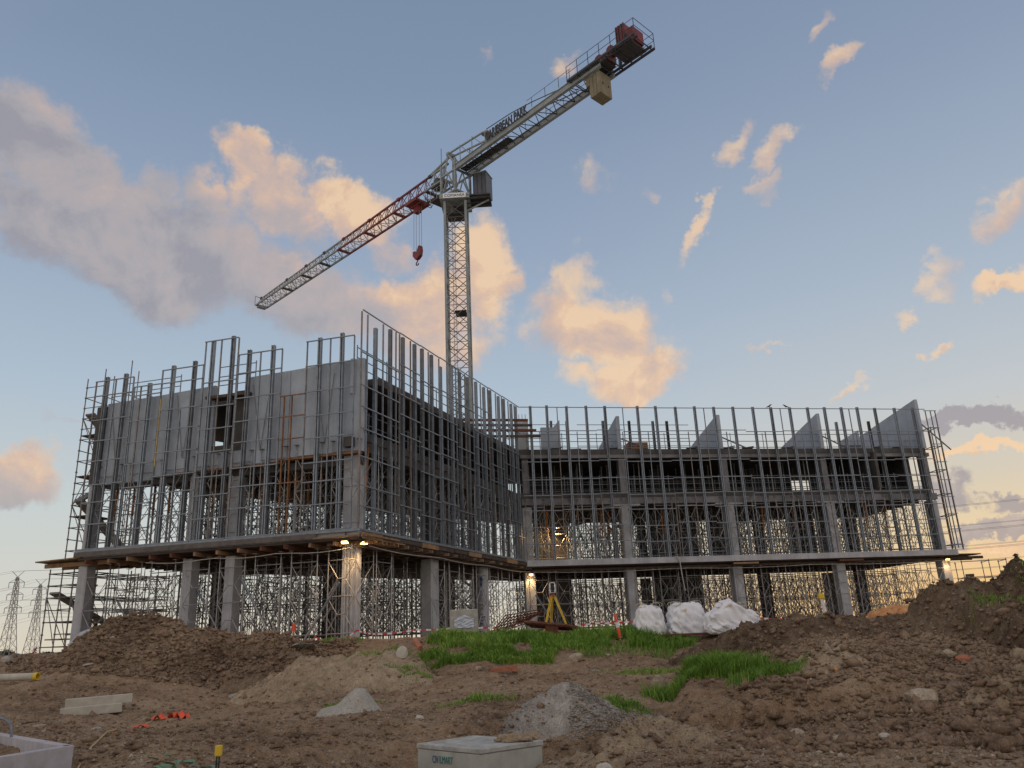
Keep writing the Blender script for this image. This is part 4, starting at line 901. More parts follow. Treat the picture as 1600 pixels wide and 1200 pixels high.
# steel props: orange and grey
def prop(x, y, z, h, label, m1=orp, m2=scafl, tilt=(0, 0), r=.05):
    e = empty('shoring_prop', (x, y, z), label, 'steel prop', 'orange and grey steel props')
    a = np.array([x, y, z]); b = a + np.array([tilt[0], tilt[1], h]); mdl = a + (b - a) * .45
    part('base_plate', MB().box(a + (0, 0, .01), (.18, .18, .02)), scaf, e)
    part('inner_tube', MB().tube(a, mdl, r * .8, 6), m2, e); part('outer_tube', MB().tube(mdl, b, r, 6), m1, e); part('head_plate', MB().box(b, (.2, .2, .02)), scaf, e)
PR_ = [(1187, 1.4, FR), (1088, 1.8, FR), (1032, 1.6, FR), (1237, 2.2, FR), (1348, 1.6, FR), (1410, 1.8, FR), (938, 1.5, FR), (947, 2.2, FR), (853, 1.5, FR), (861, 1.7, FR), (1325, 2.4, FR), (1380, 2.2, FR), (1060, 2.6, FR), (1215, 2.8, FR),
                                (178, 1.3, FL), (208, 1.5, FL), (264, 1.6, FL), (330, 1.5, FL), (352, 1.8, FL), (408, 1.6, FL), (462, 1.2, FL), (481, 2.2, FL), (500, 1.4, FL), (448, 2.0, FL), (395, 2.6, FL), (240, 2.4, FL), (569, .45, FM)]
PR_.sort(key=lambda q: (q[2] is FR, q[0])); nl_ = sum(q[2] is not FR for q in PR_)
for i, (px, d, f) in enumerate(PR_):
    t, _ = f.hit(px, 790, d); p = f.p(t, d)
    tl = (.0, 0) if i % 4 else (.12, 0)
    where = 'right wing' if f is FR else 'left wing'
    prop(p[0], p[1], Z1, 3.5, 'orange topped steel prop upstairs in the %s, %s from its left end' % (where, ORD[i - nl_ if f is FR else i]), tilt=tl, r=.055)
for i, t in enumerate(np.arange(2.2, 26, 1.9)):
    p = FR.p(t, 1.7 + (i % 3)); prop(p[0], p[1], Z2, 2.3, 'grey steel prop on the second floor of the right wing, %s from inner corner' % ORD[i], m1=scafl, r=.035)
for i, t in enumerate(np.arange(1.2, 17, 1.9)):
    p = FM.p(t, 1.6 + (i % 3)); prop(p[0], p[1], Z2, 2.3, 'grey steel prop on the second floor, receding face, %s from the corner column' % ORD[i], m1=scafl, r=.035)
for r_, (f, L_, nm) in enumerate(((FR, 26.5, 'right wing'), (FM, 17, 'receding face'))):
    for row in range(2):
        for i, t in enumerate(np.arange(1.0, L_, 1.75)):
            p = f.p(t, 3.0 + 1.6 * row + .3 * (i % 2)); prop(p[0], p[1], Z2, 2.3, 'dark steel prop on the second floor, %s, inner row %s, %s along' % (nm, ORD[row], ORD[i]), m1=scaf, m2=scaf, r=.04)
# raking props outside columns
for px0, py0, px1, py1, f, d, lb in ((378, 905, 420, 990, FL, .1, 'pale raking prop leaning right of the left wing columns'), (837, 930, 872, 985, FR, -.1, 'pale raking prop beside the inner corner column'), (975, 935, 935, 985, FR, -.1, 'pale raking prop left of the first right wing column'), (530, 910, 475, 1000, FL, -.1, 'raking prop left of the fluted corner column'), (300, 905, 340, 985, FL, .9, 'dark raking prop between the two left wing columns'), (184, 940, 206, 985, FL, .4, 'pale raking prop beside the outermost column')):
    t0, z0 = f.hit(px0, py0, d); t1, z1 = f.hit(px1, py1, d); e = empty('raking_prop', f.p(t1, d, max(z1, 1.75)), lb, 'raking prop', 'raking props under the slab')
    part('inner_tube', MB().tube(f.p(t1, d, max(z1, 1.75)), f.p((t0 + t1) / 2, d, (z0 + z1) / 2), .035, 6), scafl, e); part('outer_tube', MB().tube(f.p((t0 + t1) / 2, d, (z0 + z1) / 2), f.p(t0, d, z0), .045, 6), galv, e)

# ---- access scaffold wrapped round the left end
def access_scaffold(name, pts_x, pts_y, z0, z1, label, step=.5, planks=(), o=np.array((0, 0)), r=.026, diag=2.0, top=0):
    e = empty(name, (o[0], o[1], z0), label, 'access scaffold')
    ux, uy = FL.u, FL.n
    P_ = lambda a, b, z: np.append(o + ux * a + uy * b, z)
    for a in pts_x:
        for b in pts_y:
            part('standard', MB().tube(P_(a, b, z0), P_(a, b, z1 + top * random.random()), r, 6), scaf, e)
            mb = MB()
            for z in np.arange(z0 + .4, z1, step): mb.tube(P_(a, b, z - .03), P_(a, b, z + .03), r * 1.9, 6)
            part('rosette_row', mb, scaf, e)
    lv = np.arange(z0 + .4, z1, step)
    for i, z in enumerate(lv):
        for b in pts_y:
            for a0, a1 in zip(pts_x[:-1], pts_x[1:]):
                if i % 2 == 0 or random.random() < .5: part('ledger', MB().tube(P_(a0, b, z), P_(a1, b, z), r * .85, 5), scaf, e)
        for a in pts_x:
            for b0, b1 in zip(pts_y[:-1], pts_y[1:]):
                if i % 2 == 0 or random.random() < .35: part('ledger', MB().tube(P_(a, b0, z), P_(a, b1, z), r * .85, 5), scaf, e)
    z = z0 + .4; fl = 0
    while z + diag < z1 + .1:
        for b0, b1 in zip(pts_y[:-1], pts_y[1:]):
            a, c = (b0, b1) if fl % 2 else (b1, b0)
            part('diagonal_brace', MB().tube(P_(pts_x[0], a, z), P_(pts_x[0], c, z + diag), r * .7, 5), scaf, e)
        for a0, a1 in zip(pts_x[:-1], pts_x[1:]):
            a, c = (a0, a1) if fl % 2 else (a1, a0)
            part('diagonal_brace', MB().tube(P_(a, pts_y[0], z), P_(c, pts_y[0], z + diag), r * .7, 5), scaf, e)
        z += diag; fl += 1
    for (z, a0, a1, b0, b1, mm) in planks:
        nb = 3
        for k in range(nb):
            bb = b0 + (b1 - b0) * (k + .5) / nb; part('plank', MB().bar(P_(a0, bb, z), P_(a1, bb, z), (b1 - b0) / nb * .92, .05), mm, e)
    # stair flights
    z = z0 + .6; fl = 0
    while z < z1 - 2.2:
        a, c = (pts_y[0], pts_y[-1]) if fl % 2 else (pts_y[-1], pts_y[0])
        part('stair_flight', MB().bar(P_(pts_x[0] + .35, a, z), P_(pts_x[0] + .35, c, z + 2.0), .5, .08), scaf, e); z += 2.; fl += 1
    return e
yb = mat('yellow_board', (.34, .22, .07), .7, var=.25)
access_scaffold('stair_scaffold', [-2.05, -1.4, -.8, -.1], [.6, 1.9, 3.2, 4.5, 5.8], 1.7, 5.3, 'steel stair scaffold standing on the ground at the far left end', .5, [(2.4, -1.9, -1.15, .6, 1.4, yb), (4.6, -1.15, -.4, .6, 1.6, yb), (3.4, .3, 1.3, 2.6, 3.4, yb), (2.8, -1.9, -.6, 4.4, 5.2, timberd)], L0)
access_scaffold('stair_scaffold', [-1.75, -.8], [1.0, 2.6, 4.2], 5.7, 13.7, 'tall upper stair scaffold rising past the left wing roof', .5, [(7.6, -1.75, -.8, 1.0, 2.4, timberd), (9.4, -1.75, -.8, 1.0, 2.4, timberd), (11.3, -1.75, -.8, 1.0, 2.4, timberd)], L0, top=1.8)
access_scaffold('stair_scaffold', [28.6, 30.2, 31.2], [.6, 2.2], 1.8, 5.3, 'open scaffold bay at the right end beyond the last column', 1., [], I0 + FR.u * 0 + (FR.u - FL.u) * 30, r=.026)
# ---- floodlights
def flood(x, y, z, label, facing=(0, -1), power=14, s=1.):
    e = empty('floodlight', (x, y, z), label, 'floodlight', 'lit floodlights fixed under the slab')
    f2 = unit(facing); r2 = np.array([-f2[1], f2[0]]); dn = unit(np.array([f2[0] * .45, f2[1] * .45, -.9])); rt = np.append(r2, 0); u2 = np.cross(rt, dn); ax = (rt, dn, u2); c = np.array([x, y, z])
    part('housing', MB().box(c - dn * .05, (.28 * s, .09, .2 * s), ax), crdark, e, bevel=.01)
    part('glass', MB().box(c + dn * .015, (.24 * s, .02, .16 * s), ax), lampm, e)
    part('glass_front', MB().box(c + np.append(f2 * .1, .0) + np.array([0, 0, -.02]), (.2 * s, .02, .1 * s), (rt, np.append(f2, 0), (0, 0, 1))), lampm, e)
    part('bracket', MB().tube(c - dn * .1, c - dn * .1 + np.array([0, 0, .35]), .02, 5), crdark, e)
    L = bpy.data.lights.new('floodlight_lamp', 'SPOT'); L.energy = power; L.color = (1, .6, .26); L.spot_size = math.radians(165); L.spot_blend = .6; L.shadow_soft_size = .12
    lo = bpy.data.objects.new('lamp', L); COL.objects.link(lo); lo.parent = e; lo.location = (dn * .08).tolist(); lo.rotation_euler = Vector((-dn).tolist()).to_track_quat('Z', 'Y').to_euler()
a = FL.p(FL.hit(539, 847, -.1)[0], -.1, 0); z = FL.hit(539, 847, -.1)[1]; flood(a[0], a[1], z, 'lit floodlight left of the fluted corner column head', (-.25, -1), 110)
a = FM.p(FM.hit(568, 848, -.0)[0], -.0, 0); z = FM.hit(568, 848, 0)[1]; flood(a[0], a[1], z, 'lit floodlight right of the fluted corner column head', (.9, -.5), 110)
a = MC[1] - np.append(FR.n * .5, 0); flood(a[0], a[1], 5.15, 'lit floodlight on the inner corner column', (0, -1), 120)
a = RC[3] - np.append(FR.n * .5, 0); flood(a[0], a[1], 5.3, 'cold lit floodlight on the rightmost column', (0, -1), 80)
t, z = FR.hit(872, 824, 1.6); a = FR.p(t, 1.6, z); flood(a[0], a[1], z, 'small warm work lamp hanging on the first floor behind the facade frame', (-.7, .2), 260, .7)
# rope of cable along the slab edge
cb = MB()
for f, a0, b0, d in ((FL, 3.5, 12.6, -.3), (FM, .2, 17.5, -.35), (FR, .4, 27.2, -.15)):
    n = 14; pts = [f.p(a0 + (b0 - a0) * k / n, d, 5.12 - .1 * math.sin(math.pi * ((k * 3 % 14) / 14)) + (.12 if f is not FL else .05 + .0 * k)) for k in range(n + 1)]
    cb.path(pts, .016, 4)
solo('power_cable', cb, mat('pale_cable', (.4, .38, .34), .6), 'pale electrical cable strung along under the slab edges', 'cable')
t, z0_ = FR.hit(1058, 872, -.25); 
hs = MB().path([FR.p(t, .2, 5.95), FR.p(t, -.3, 5.9), FR.p(t + .12, -.32, 5.6), FR.p(t + .2, -.3, 4.6), FR.p(t + .28, -.3, 3.9)], .03, 6)
solo('downpipe', hs, mat('grey_plastic', (.42, .43, .44), .5), 'thin grey pipe hanging from the right wing slab edge', 'pipe')
for px, py, lb in ((1202, 637, 'small black bird perched on the facade top, left of two'), (1228, 637, 'small black bird perched on the facade top, right of two')):
    t, z = FR.hit(px, py, .02); e = empty('bird', FR.p(t, .02, 15.22), lb, 'bird', 'birds on the facade top'); p = FR.p(t, .02, 15.22)
    b = MB(); dx = 1 if px < 1215 else -1
    rr = [(-.22, .06, .012), (-.12, .1, .03), (0, .14, .055), (.07, .19, .045), (.12, .24, .035), (.16, .245, .02), (.2, .24, .005)]
    for (x0, h0, r0), (x1, h1, r1) in zip(rr[:-1], rr[1:]): b.tube(p + (x0 * dx, 0, h0), p + (x1 * dx, 0, h1), r0, 8, r1)
    part('body', b, blackp, e, smooth=True)
    for s_ in (-.02, .02): part('leg', MB().tube(p + (0, s_, 0), p + (0, s_, .11), .006, 4), blackp, e)

# ------------------------------------------------------------------ tower crane
ang = math.radians(134.4); J = np.array([math.cos(ang), math.sin(ang), 0]); N = np.array([-.0, 0, 0]); N = np.array([-J[1], J[0], 0]); Zv = np.array([0, 0, 1.])
HUB = np.array([-3.85, 54.3, 0]); HUB = aty(712, 290, 54.3) * np.array([1, 1, 0]); ZJ = float(aty(712, 278, 54.3)[2])
crane = empty('tower_crane', (HUB[0], HUB[1], GZ0), 'flat top tower crane with red and grey jib rising behind the building', 'tower crane')
def c3(s, l, z):
    if s < -12: s = -12 + (s + 12) * .77      # tail platform is a little shorter than drawn below
    return HUB + J * s + N * l + Zv * (ZJ + z + (-s * .03 if s < 0 else 0))
# mast
ma = math.radians(-2); mx = np.array([math.cos(ma), math.sin(ma), 0]); my = np.array([-math.sin(ma), math.cos(ma), 0]); hw = .8
ZM = float(aty(714, 322, 54.3)[2])
def mp(a, b, z): return HUB + mx * a * hw + my * b * hw + Zv * z
crbrace = mat('crane_brace_steel', (.11, .11, .105), .6, .1, var=.3)
nsec = 11; sh_ = (ZM - GZ0) / nsec
for i in range(nsec):
    z0 = GZ0 + i * sh_; sec = bpy.data.objects.new('mast_section', None); COL.objects.link(sec); sec.parent = crane
    for a, b in ((-1, -1), (1, -1), (1, 1), (-1, 1)): part('leg', MB().bar(mp(a, b, z0), mp(a, b, z0 + sh_ - .01), .17, .17, upv=my), crgrey, sec)
    hb = MB(); dg = MB()
    cs = [(-1, -1), (1, -1), (1, 1), (-1, 1)]
    for k in range(4):
        p, q = cs[k], cs[(k + 1) % 4]
        for j in range(2):
            za, zb = z0 + sh_ * j / 2, z0 + sh_ * (j + 1) / 2
            hb.tube(mp(*p, za + .06), mp(*q, za + .06), .026, 5)
            if (j + i) % 2 or k % 2 == 0: dg.tube(mp(*p, za), mp(*q, zb), .03, 5)
            if (j + i + 1) % 2 or k % 2 == 0: dg.tube(mp(*q, za), mp(*p, zb), .03, 5)
    part('horizontal_brace', hb, crbrace, sec, kind='stuff'); part('diagonal_brace', dg, crbrace, sec, kind='stuff')
    ld = MB()
    for x in (-.45, -.2): ld.tube(mp(x, .3, z0), mp(x, .3, z0 + sh_), .02, 4)
    for z in np.arange(z0, z0 + sh_, .3): ld.tube(mp(-.45, .3, z), mp(-.2, .3, z), .014, 4)
    for z in np.arange(z0 + .3, z0 + sh_, .75): ld.path([mp(-.45, .3, z), mp(-.6, -.1, z), mp(-.32, -.35, z), mp(-.05, -.1, z), mp(-.2, .3, z)], .012, 4)
    part('ladder', ld, scafl, sec)
    if i % 3 == 1: part('rest_platform', MB().box(mp(.25, .1, z0 + sh_ * .9), (.85, 1.2, .05), (mx, my, Zv)).tube(mp(-.1, -.6, z0 + sh_ * .9 + .5), mp(.8, -.6, z0 + sh_ * .9 + .5), .02, 4), crdark, sec)
# slewing ring, collar with sign
part('slewing_collar', MB().box(HUB + Zv * (ZM + .25), (2.3, 2.3, .42), (mx, my, Zv)).tube(HUB + Zv * (ZM + .46), HUB + Zv * (ZM + .7), .95, 20), crgrey, crane)
part('sign_board', MB().box(HUB - my * 1.17 + Zv * (ZM + .26), (1.75, .03, .4), (mx, my, Zv)), whitep, crane)
text('COMANSA', .32, HUB - my * 1.2 - mx * .78 + Zv * (ZM + .15), mx, bluet, crane, 'sign_lettering', ext=.005)
part('collar_platform', MB().box(HUB + Zv * (ZM - .95), (1.35, 1.35, .08), (mx, my, Zv)), crdark, crane)
# rotating head tower
def hp(a, b, z): return HUB + J * a + N * b + Zv * z
zt0 = ZM + .7; zt1 = ZJ + .1
cs = [(-.85, -.75), (.85, -.75), (.85, .75), (-.85, .75)]
for a, b in cs: part('head_post', MB().bar(hp(a, b, zt0), hp(a, b, zt1 + 1.0), .15, .15, upv=J), crgrey, crane)
hd = MB()
for k in range(4):
    p, q = cs[k], cs[(k + 1) % 4]; hd.tube(hp(*p, zt0), hp((p[0] + q[0]) / 2, (p[1] + q[1]) / 2, zt1), .055, 6); hd.tube(hp(*q, zt0), hp((p[0] + q[0]) / 2, (p[1] + q[1]) / 2, zt1), .055, 6); hd.bar(hp(*p, zt1), hp(*q, zt1), .12); hd.bar(hp(*p, zt0 + .1), hp(*q, zt0 + .1), .14)
part('head_brace', hd, crgrey, crane)
# service platforms and cab
part('service_platform', MB().box(hp(1.0, -.2, zt0 + .05), (1.7, 2.6, .08), (J, N, Zv)), crdark, crane)
pr_ = MB()
for z in (.5, 1.0): pr_.path([hp(1.8, -1.5, zt0 + z), hp(1.8, 1.1, zt0 + z), hp(.2, 1.1, zt0 + z)], .02, 4)
for q in ((1.8, -1.5), (1.8, -.2), (1.8, 1.1), (1.0, 1.1)): pr_.tube(hp(*q, zt0), hp(*q, zt0 + 1.0), .02, 4)
part('handrail', pr_, scafl, crane)
cw_ = mx; cx0 = HUB + mx * 2.05 - my * .3
part('cab_platform', MB().box(HUB + mx * 1.75 - my * .2 + Zv * (ZM + .25), (2.0, 1.9, .1), (mx, my, Zv)), crdark, crane)
for k in range(3): part('platform_beam', MB().bar(HUB + mx * .8 - my * (.9 - .65 * k) + Zv * (ZM + .08), HUB + mx * 2.7 - my * (.9 - .65 * k) + Zv * (ZM + .16), .1, .16), crdark, crane)
part('platform_strut', MB().bar(HUB + mx * .85 - my * .5 + Zv * (ZM - .8), HUB + mx * 2.6 - my * .5 + Zv * (ZM + .1), .1), crgrey, crane)
cab = part('cab', MB().box(HUB + mx * 2.15 - my * .35 + Zv * (ZM + 1.28), (1.05, 1.25, 1.95), (unit(mx - .35 * my), unit(my + .35 * mx), Zv)), cabm, crane)
axc = (unit(mx - .35 * my), unit(my + .35 * mx), Zv); cc3 = HUB + mx * 2.15 - my * .35 + Zv * (ZM + 1.28)
for q in (-.52, -.2, .18, .52): part('cab_rib', MB().box(cc3 + axc[0] * q - axc[1] * .64, (.05, .03, 1.95), axc), crdark, cab)
part('cab_roof', MB().box(cc3 + Zv * 1.0, (1.15, 1.36, .06), axc), crgrey, cab)
# jib: triangular truss, red near the tower and grey to the tip
SB = [.85, 3.2, 7.6, 12.0, 16.2, 19.6, 23.0, 26.8, 32.3]
def hj(s): return 1.75 - .75 * s / 31.6
for i, (a, b) in enumerate(zip(SB[:-1], SB[1:])):
    m_ = crgrey if i < 1 or i > 3 else crred
    js = bpy.data.objects.new('jib_section', None); COL.objects.link(js); js.parent = crane; js['label'] = 'red jib section' if m_ is crred else 'grey jib section'
    w = .62
    for l in (-w, w): part('bottom_chord', MB().bar(c3(a, l, 0), c3(b - .02, l, 0), .13, .13), m_, js)
    part('top_chord', MB().bar(c3(a, 0, hj(a)), c3(b - .02, 0, hj(b)), .14 if i < 5 else .1), m_, js)
    n = max(2, int(round((b - a) / 1.05))); lat = MB(); und = MB(); lm = m_ if i != 1 else crred
    for k in range(n):
        s0 = a + (b - a) * k / n; s1 = a + (b - a) * (k + 1) / n; sm = (s0 + s1) / 2
        for l in (-w, w): lat.tube(c3(s0, l, 0), c3(sm, 0, hj(sm)), .033, 5); lat.tube(c3(sm, 0, hj(sm)), c3(s1, l, 0), .033, 5)
        und.tube(c3(s0, -w, 0), c3(s0, w, 0), .03, 5); und.tube(c3(s0, -w if k % 2 else w, 0), c3(s1, w if k % 2 else -w, 0), .03, 5)
    part('side_lattice', lat, crred if m_ is crred and i < 3 else crgrey, js); part('bottom_lattice', und, crgrey, js)
    part('joint_plate', MB().box(c3(b, 0, hj(b)), (.35, .22, .22), (J, N, Zv)).box(c3(b - .15, 0, 0), (.3, 1.3, .12), (J, N, Zv)), crdark if m_ is crgrey else crred, js)
part('jib_tip_frame', MB().path([c3(32.3, -.7, 0), c3(32.3, -.7, 1.0), c3(32.3, .7, 1.0), c3(32.3, .7, 0), c3(32.3, -.7, 0)], .035, 5).box(c3(32.1, 0, -.15), (.5, .9, .2), (J, N, Zv)), crgrey, crane)
part('trolley_rope', MB().tube(c3(3, -.25, -.22), c3(31.2, -.25, -.22), .018, 4).tube(c3(3, .25, -.3), c3(31.2, .25, -.18), .018, 4), cable, crane)
part('travel_winch', MB().box(c3(2.0, 0, .3), (1.2, .8, .5), (J, N, Zv)).tube(c3(1.8, -.5, .4), c3(1.8, .5, .4), .3, 10), crdark, crane)
part('aerial', MB().tube(c3(2.1, -.3, 1.6), c3(2.1, -.3, 3.9), .025, 4), crdark, crane)
# trolley and hook
ts = 4.9
part('trolley', MB().box(c3(ts, 0, -.2), (1.5, 1.5, .16), (J, N, Zv)).box(c3(ts, 0, -.6), (.5, .4, .7), (J, N, Zv)), crred, crane)
part('trolley_basket', MB().path([c3(ts - 1.4, -.3, -.2), c3(ts - 1.4, -.3, -1.0), c3(ts - 1.4, .3, -1.0), c3(ts - 1.4, .3, -.2)], .03, 4).path([c3(ts - 1.9, -.3, -.6), c3(ts - 1.4, -.3, -1.0), c3(ts - 1.4, .3, -1.0), c3(ts - 1.9, .3, -.6), c3(ts - 1.9, -.3, -.6)], .03, 4), crdark, crane)
hb_ = MB(); hx = c3(ts, 0, 0); zc = float(aty(657, 392, hx[1])[2])
for l in (-.12, .12):
    for q in (-.36, .36): hb_.tube(c3(ts + q, l, -.4), np.array([*(c3(ts + q, l, 0)[:2]), zc + .2]), .016, 4)
part('hoist_rope', hb_, cable, crane)
hk = bpy.data.objects.new('hook_block', None); COL.objects.link(hk); hk.parent = crane
hc = np.array([hx[0], hx[1], zc]); 
part('sheave_plate', MB().slabpoly([hc + J * a + Zv * b - N * .15 for a, b in ((-.5, -.1), (-.42, -.55), (-.1, -.75), (.18, -.75), (.5, -.35), (.5, .05), (.2, .02), (.02, -.12), (-.25, .35), (-.42, .3))], N, .3), crred, hk)
part('hook', MB().path([hc + J * a + Zv * b for a, b in ((.05, -.7), (.05, -.9), (.22, -1.05), (.2, -1.2), (.02, -1.26), (-.12, -1.15))], .05, 6), crred, hk)
# counter jib
for l in (-.72, .72):
    part('main_beam', MB().bar(c3(-.6, l, .18), c3(-16.6, l, .18), .1, .42).bar(c3(-.6, l, .4), c3(-16.6, l, .4), .24, .04).bar(c3(-.6, l, -.04), c3(-16.6, l, -.04), .24, .04), crgrey, crane)
cl = MB()
for k in range(16): 
    s0 = -1 - k * .85; cl.tube(c3(s0, -.72, .05), c3(s0, .72, .05), .035, 5); cl.tube(c3(s0, -.72 if k % 2 else .72, .1), c3(s0 - .85, .72 if k % 2 else -.72, .1), .03, 5)
part('deck_lattice', cl, crdark, crane); part('deck_mesh', MB().box(c3(-3.6, -.05, .16), (5.4, .62, .03), (J, N, Zv)), crdark, crane)
# A-frame and pendant ties
af = MB()
for l in (-.5, .5):
    af.bar(c3(-.75, l, .4), c3(.55, l * .5, 2.35), .12); af.bar(c3(.9, l, 0), c3(.55, l * .5, 2.35), .12)
    af.bar(c3(.55, l * .5, 2.35), c3(-3.9, l, 1.75), .11)
    for s0, s1 in ((-1.2, -1.2), (-2.6, -2.6), (-4.1, -4.1)): af.tube(c3(s0, l, .4), c3(s1, l, 2.35 - (0.55 - s1) * .124), .035, 5)
    for s0, s1 in ((-1.2, -2.6), (-2.6, -4.1)): af.tube(c3(s0, l, 2.1), c3(s1, l, .45), .03, 5)
part('a_frame', af, crgrey, crane)
part('a_frame_head', MB().box(c3(.55, 0, 2.35), (.3, .7, .25), (J, N, Zv)).box(c3(-3.9, 0, 1.78), (.6, .8, .2), (J, N, Zv)), crgrey, crane)
part('jib_tie', MB().bar(c3(.5, 0, 2.3), c3(3.3, 0, hj(3.2) + .05), .14), crgrey, crane)
tb = MB()
for l in (-.5, .5): tb.path([c3(-4.3, l, 1.8), c3(-7.0, l, 1.62), c3(-9.0, l, 1.3), c3(-12.8, l, .5)], .035, 5)
part('pendant_tie', tb, crdark, crane)
for s0, z0 in ((-6.9, 1.62), (-9.0, 1.3)): part('turnbuckle', MB().box(c3(s0, -.5, z0), (.6, .16, .16), (J, N, Zv)).tube(c3(s0 - .5, -.5, z0), c3(s0 - .5, -.5, .4), .03, 4), crgrey, crane)
text('CARIBBEAN PARK', .98, c3(-4.55, -.9 if N[1] > 0 else .9, .44), -J, blackp, crane, 'sign_lettering', ext=.03, sx=.56)
sg = MB(); sd_ = -.74 if N[1] > 0 else .74
for z in (.5, 1.12): sg.tube(c3(-4.2, sd_, z), c3(-9, sd_, z), .012, 4)
part('sign_rail', sg, scafl, crane)
hr = MB()
for l in (-.95, .95):
    hr.tube(c3(-9, l, 1.2), c3(-13.6, l, 1.2), .02, 4)
    for s0 in (-9.5, -10.8, -12.1, -13.4): hr.tube(c3(s0, l, .4), c3(s0, l, 1.2), .02, 4)
for l in (-1.05, 1.05):
    for z in (.7, 1.25): hr.tube(c3(-13.2, l, z + .2), c3(-20.6, l, z + .2), .024, 4)
    for s0 in np.arange(-13.2, -20.7, -1.23): hr.tube(c3(s0, l, .35), c3(s0, l, 1.45), .024, 4)
for z in (.9, 1.45): hr.tube(c3(-20.6, -1.05, z), c3(-20.6, 1.05, z), .024, 4)
part('handrail', hr, crdark, crane)
eb = MB()
for l in (-1.05, -.72, .72, 1.05): eb.bar(c3(-13.2, l, .3), c3(-20.6, l, .3), .1, .16)
for s0 in np.arange(-13.4, -20.7, -1.0): eb.bar(c3(s0, -1.1, .24), c3(s0, 1.1, .24), .06, .06)
part('machinery_platform', eb, crdark, crane)
part('platform_plate', MB().box(c3(-16.2, .0, .42), (1.3, 1.1, .05), (J, N, Zv)).box(c3(-14.0, -.98, .4), (1.8, .5, .04), (J, N, Zv)), crdark, crane)
part('hoist_winch', MB().tube(c3(-16.2, -.5, .85), c3(-16.2, .5, .85), .34, 14).box(c3(-16.9, 0, .75), (.45, .9, .6), (J, N, Zv)).tube(c3(-17.3, -.3, 1.2), c3(-17.3, .3, 1.2), .3, 10), crred, crane)
part('lifting_post', MB().bar(c3(-17.2, -.9, .4), c3(-17.2, -.9, 2.1), .22, .16), crdark, crane)
cb2 = part('control_cabinet', MB().box(c3(-18.9, .1, 1.25), (.6, 1.2, 1.55), (J, N, Zv)), crred, crane)
part('control_cabinet', MB().box(c3(-19.85, .1, .9), (.4, 1.1, .95), (J, N, Zv)), crred, crane)
for s0 in (-18.5, -18.75, -19.05, -19.3): part('cabinet_rib', MB().bar(c3(s0, .73, .42), c3(s0, .73, 2.0), .06, .06, upv=J), crdark, cb2)
part('cabinet_base', MB().box(c3(-18.9, 0, .36), (1.6, 1.7, .14), (J, N, Zv)), crdark, crane)
for k in range(4):
    part('counterweight', MB().box(c3(-15.2 + .38 * k - .9, 0, -.9 + (.55 if k == 3 else 0)), (.28, 1.2, 1.7 - (.95 if k == 3 else 0)), (J, N, Zv)), cwm, crane, bevel=.03)
for l in (-.3, .3): part('lifting_hole', MB().box(c3(-16.31, l, -.95), (.02, .08, .16), (J, N, Zv)), blackp, crane)
# ------------------------------------------------------------------ foreground things
def gp(px, Y): c = at_x_y(px, Y, 1.); return np.array([c[0], Y, sz(c[0], Y)])
# lettered concrete pit
zt = .45
Tq = [atz(652.5, 1163, zt), atz(743, 1150, zt), atz(847, 1158, zt), atz(750, 1172, zt)]
cq = sum(Tq) / 4
pit = empty('concrete_pit', (cq[0], cq[1], -.6), 'square precast concrete pit with lid and green lettering, bottom centre', 'concrete pit')
part('pit_wall', MB().prism([(p[0], p[1]) for p in Tq][::-1], -.6, zt - .05), pitc, pit, bevel=.012)
part('lid', MB().prism([tuple(cq[:2] + (p[:2] - cq[:2]) * 1.02) for p in Tq][::-1], zt - .045, zt + .01), mat('lid_concrete', (.4, .4, .37), .9, var=.3, scale=6, bump=.5, bscale=50), pit, bevel=.008)
ux = unit(Tq[3] - Tq[0]); off = np.cross(ux, (0, 0, 1)) * .012
a0 = Tq[0] + ux * .30
for s_, dx, mm in (('CIV', 0, bluet), ('ILMART', .104, greent)):
    text(s_, .12, (a0 + ux * dx * 1.26 + off)[:2].tolist() + [zt - .19], ux, mm, pit, 'lettering', ext=.001, sx=.62)
for i in range(6):
    me = rockmesh(500 + i); me.materials.append(tans); o = bpy.data.objects.new('rock', me); COL.objects.link(o)
    w_ = .05 + .04 * (i % 3); p = cq + (Tq[2] - cq) * (.3 + .11 * i) + (Tq[1] - cq) * (.25 if i % 2 else -.1)
    o.scale = (w_ * 1.4, w_, w_ * .6); o.location = (float(p[0]), float(p[1]), zt + .02 + w_ * .2); o.rotation_euler = (0, 0, random.uniform(0, 6))
    tag(o, 'tan clod of spoil on the concrete pit lid, %s clod from the left' % ORD[i], 'clod', 'clods on the concrete pit lid')
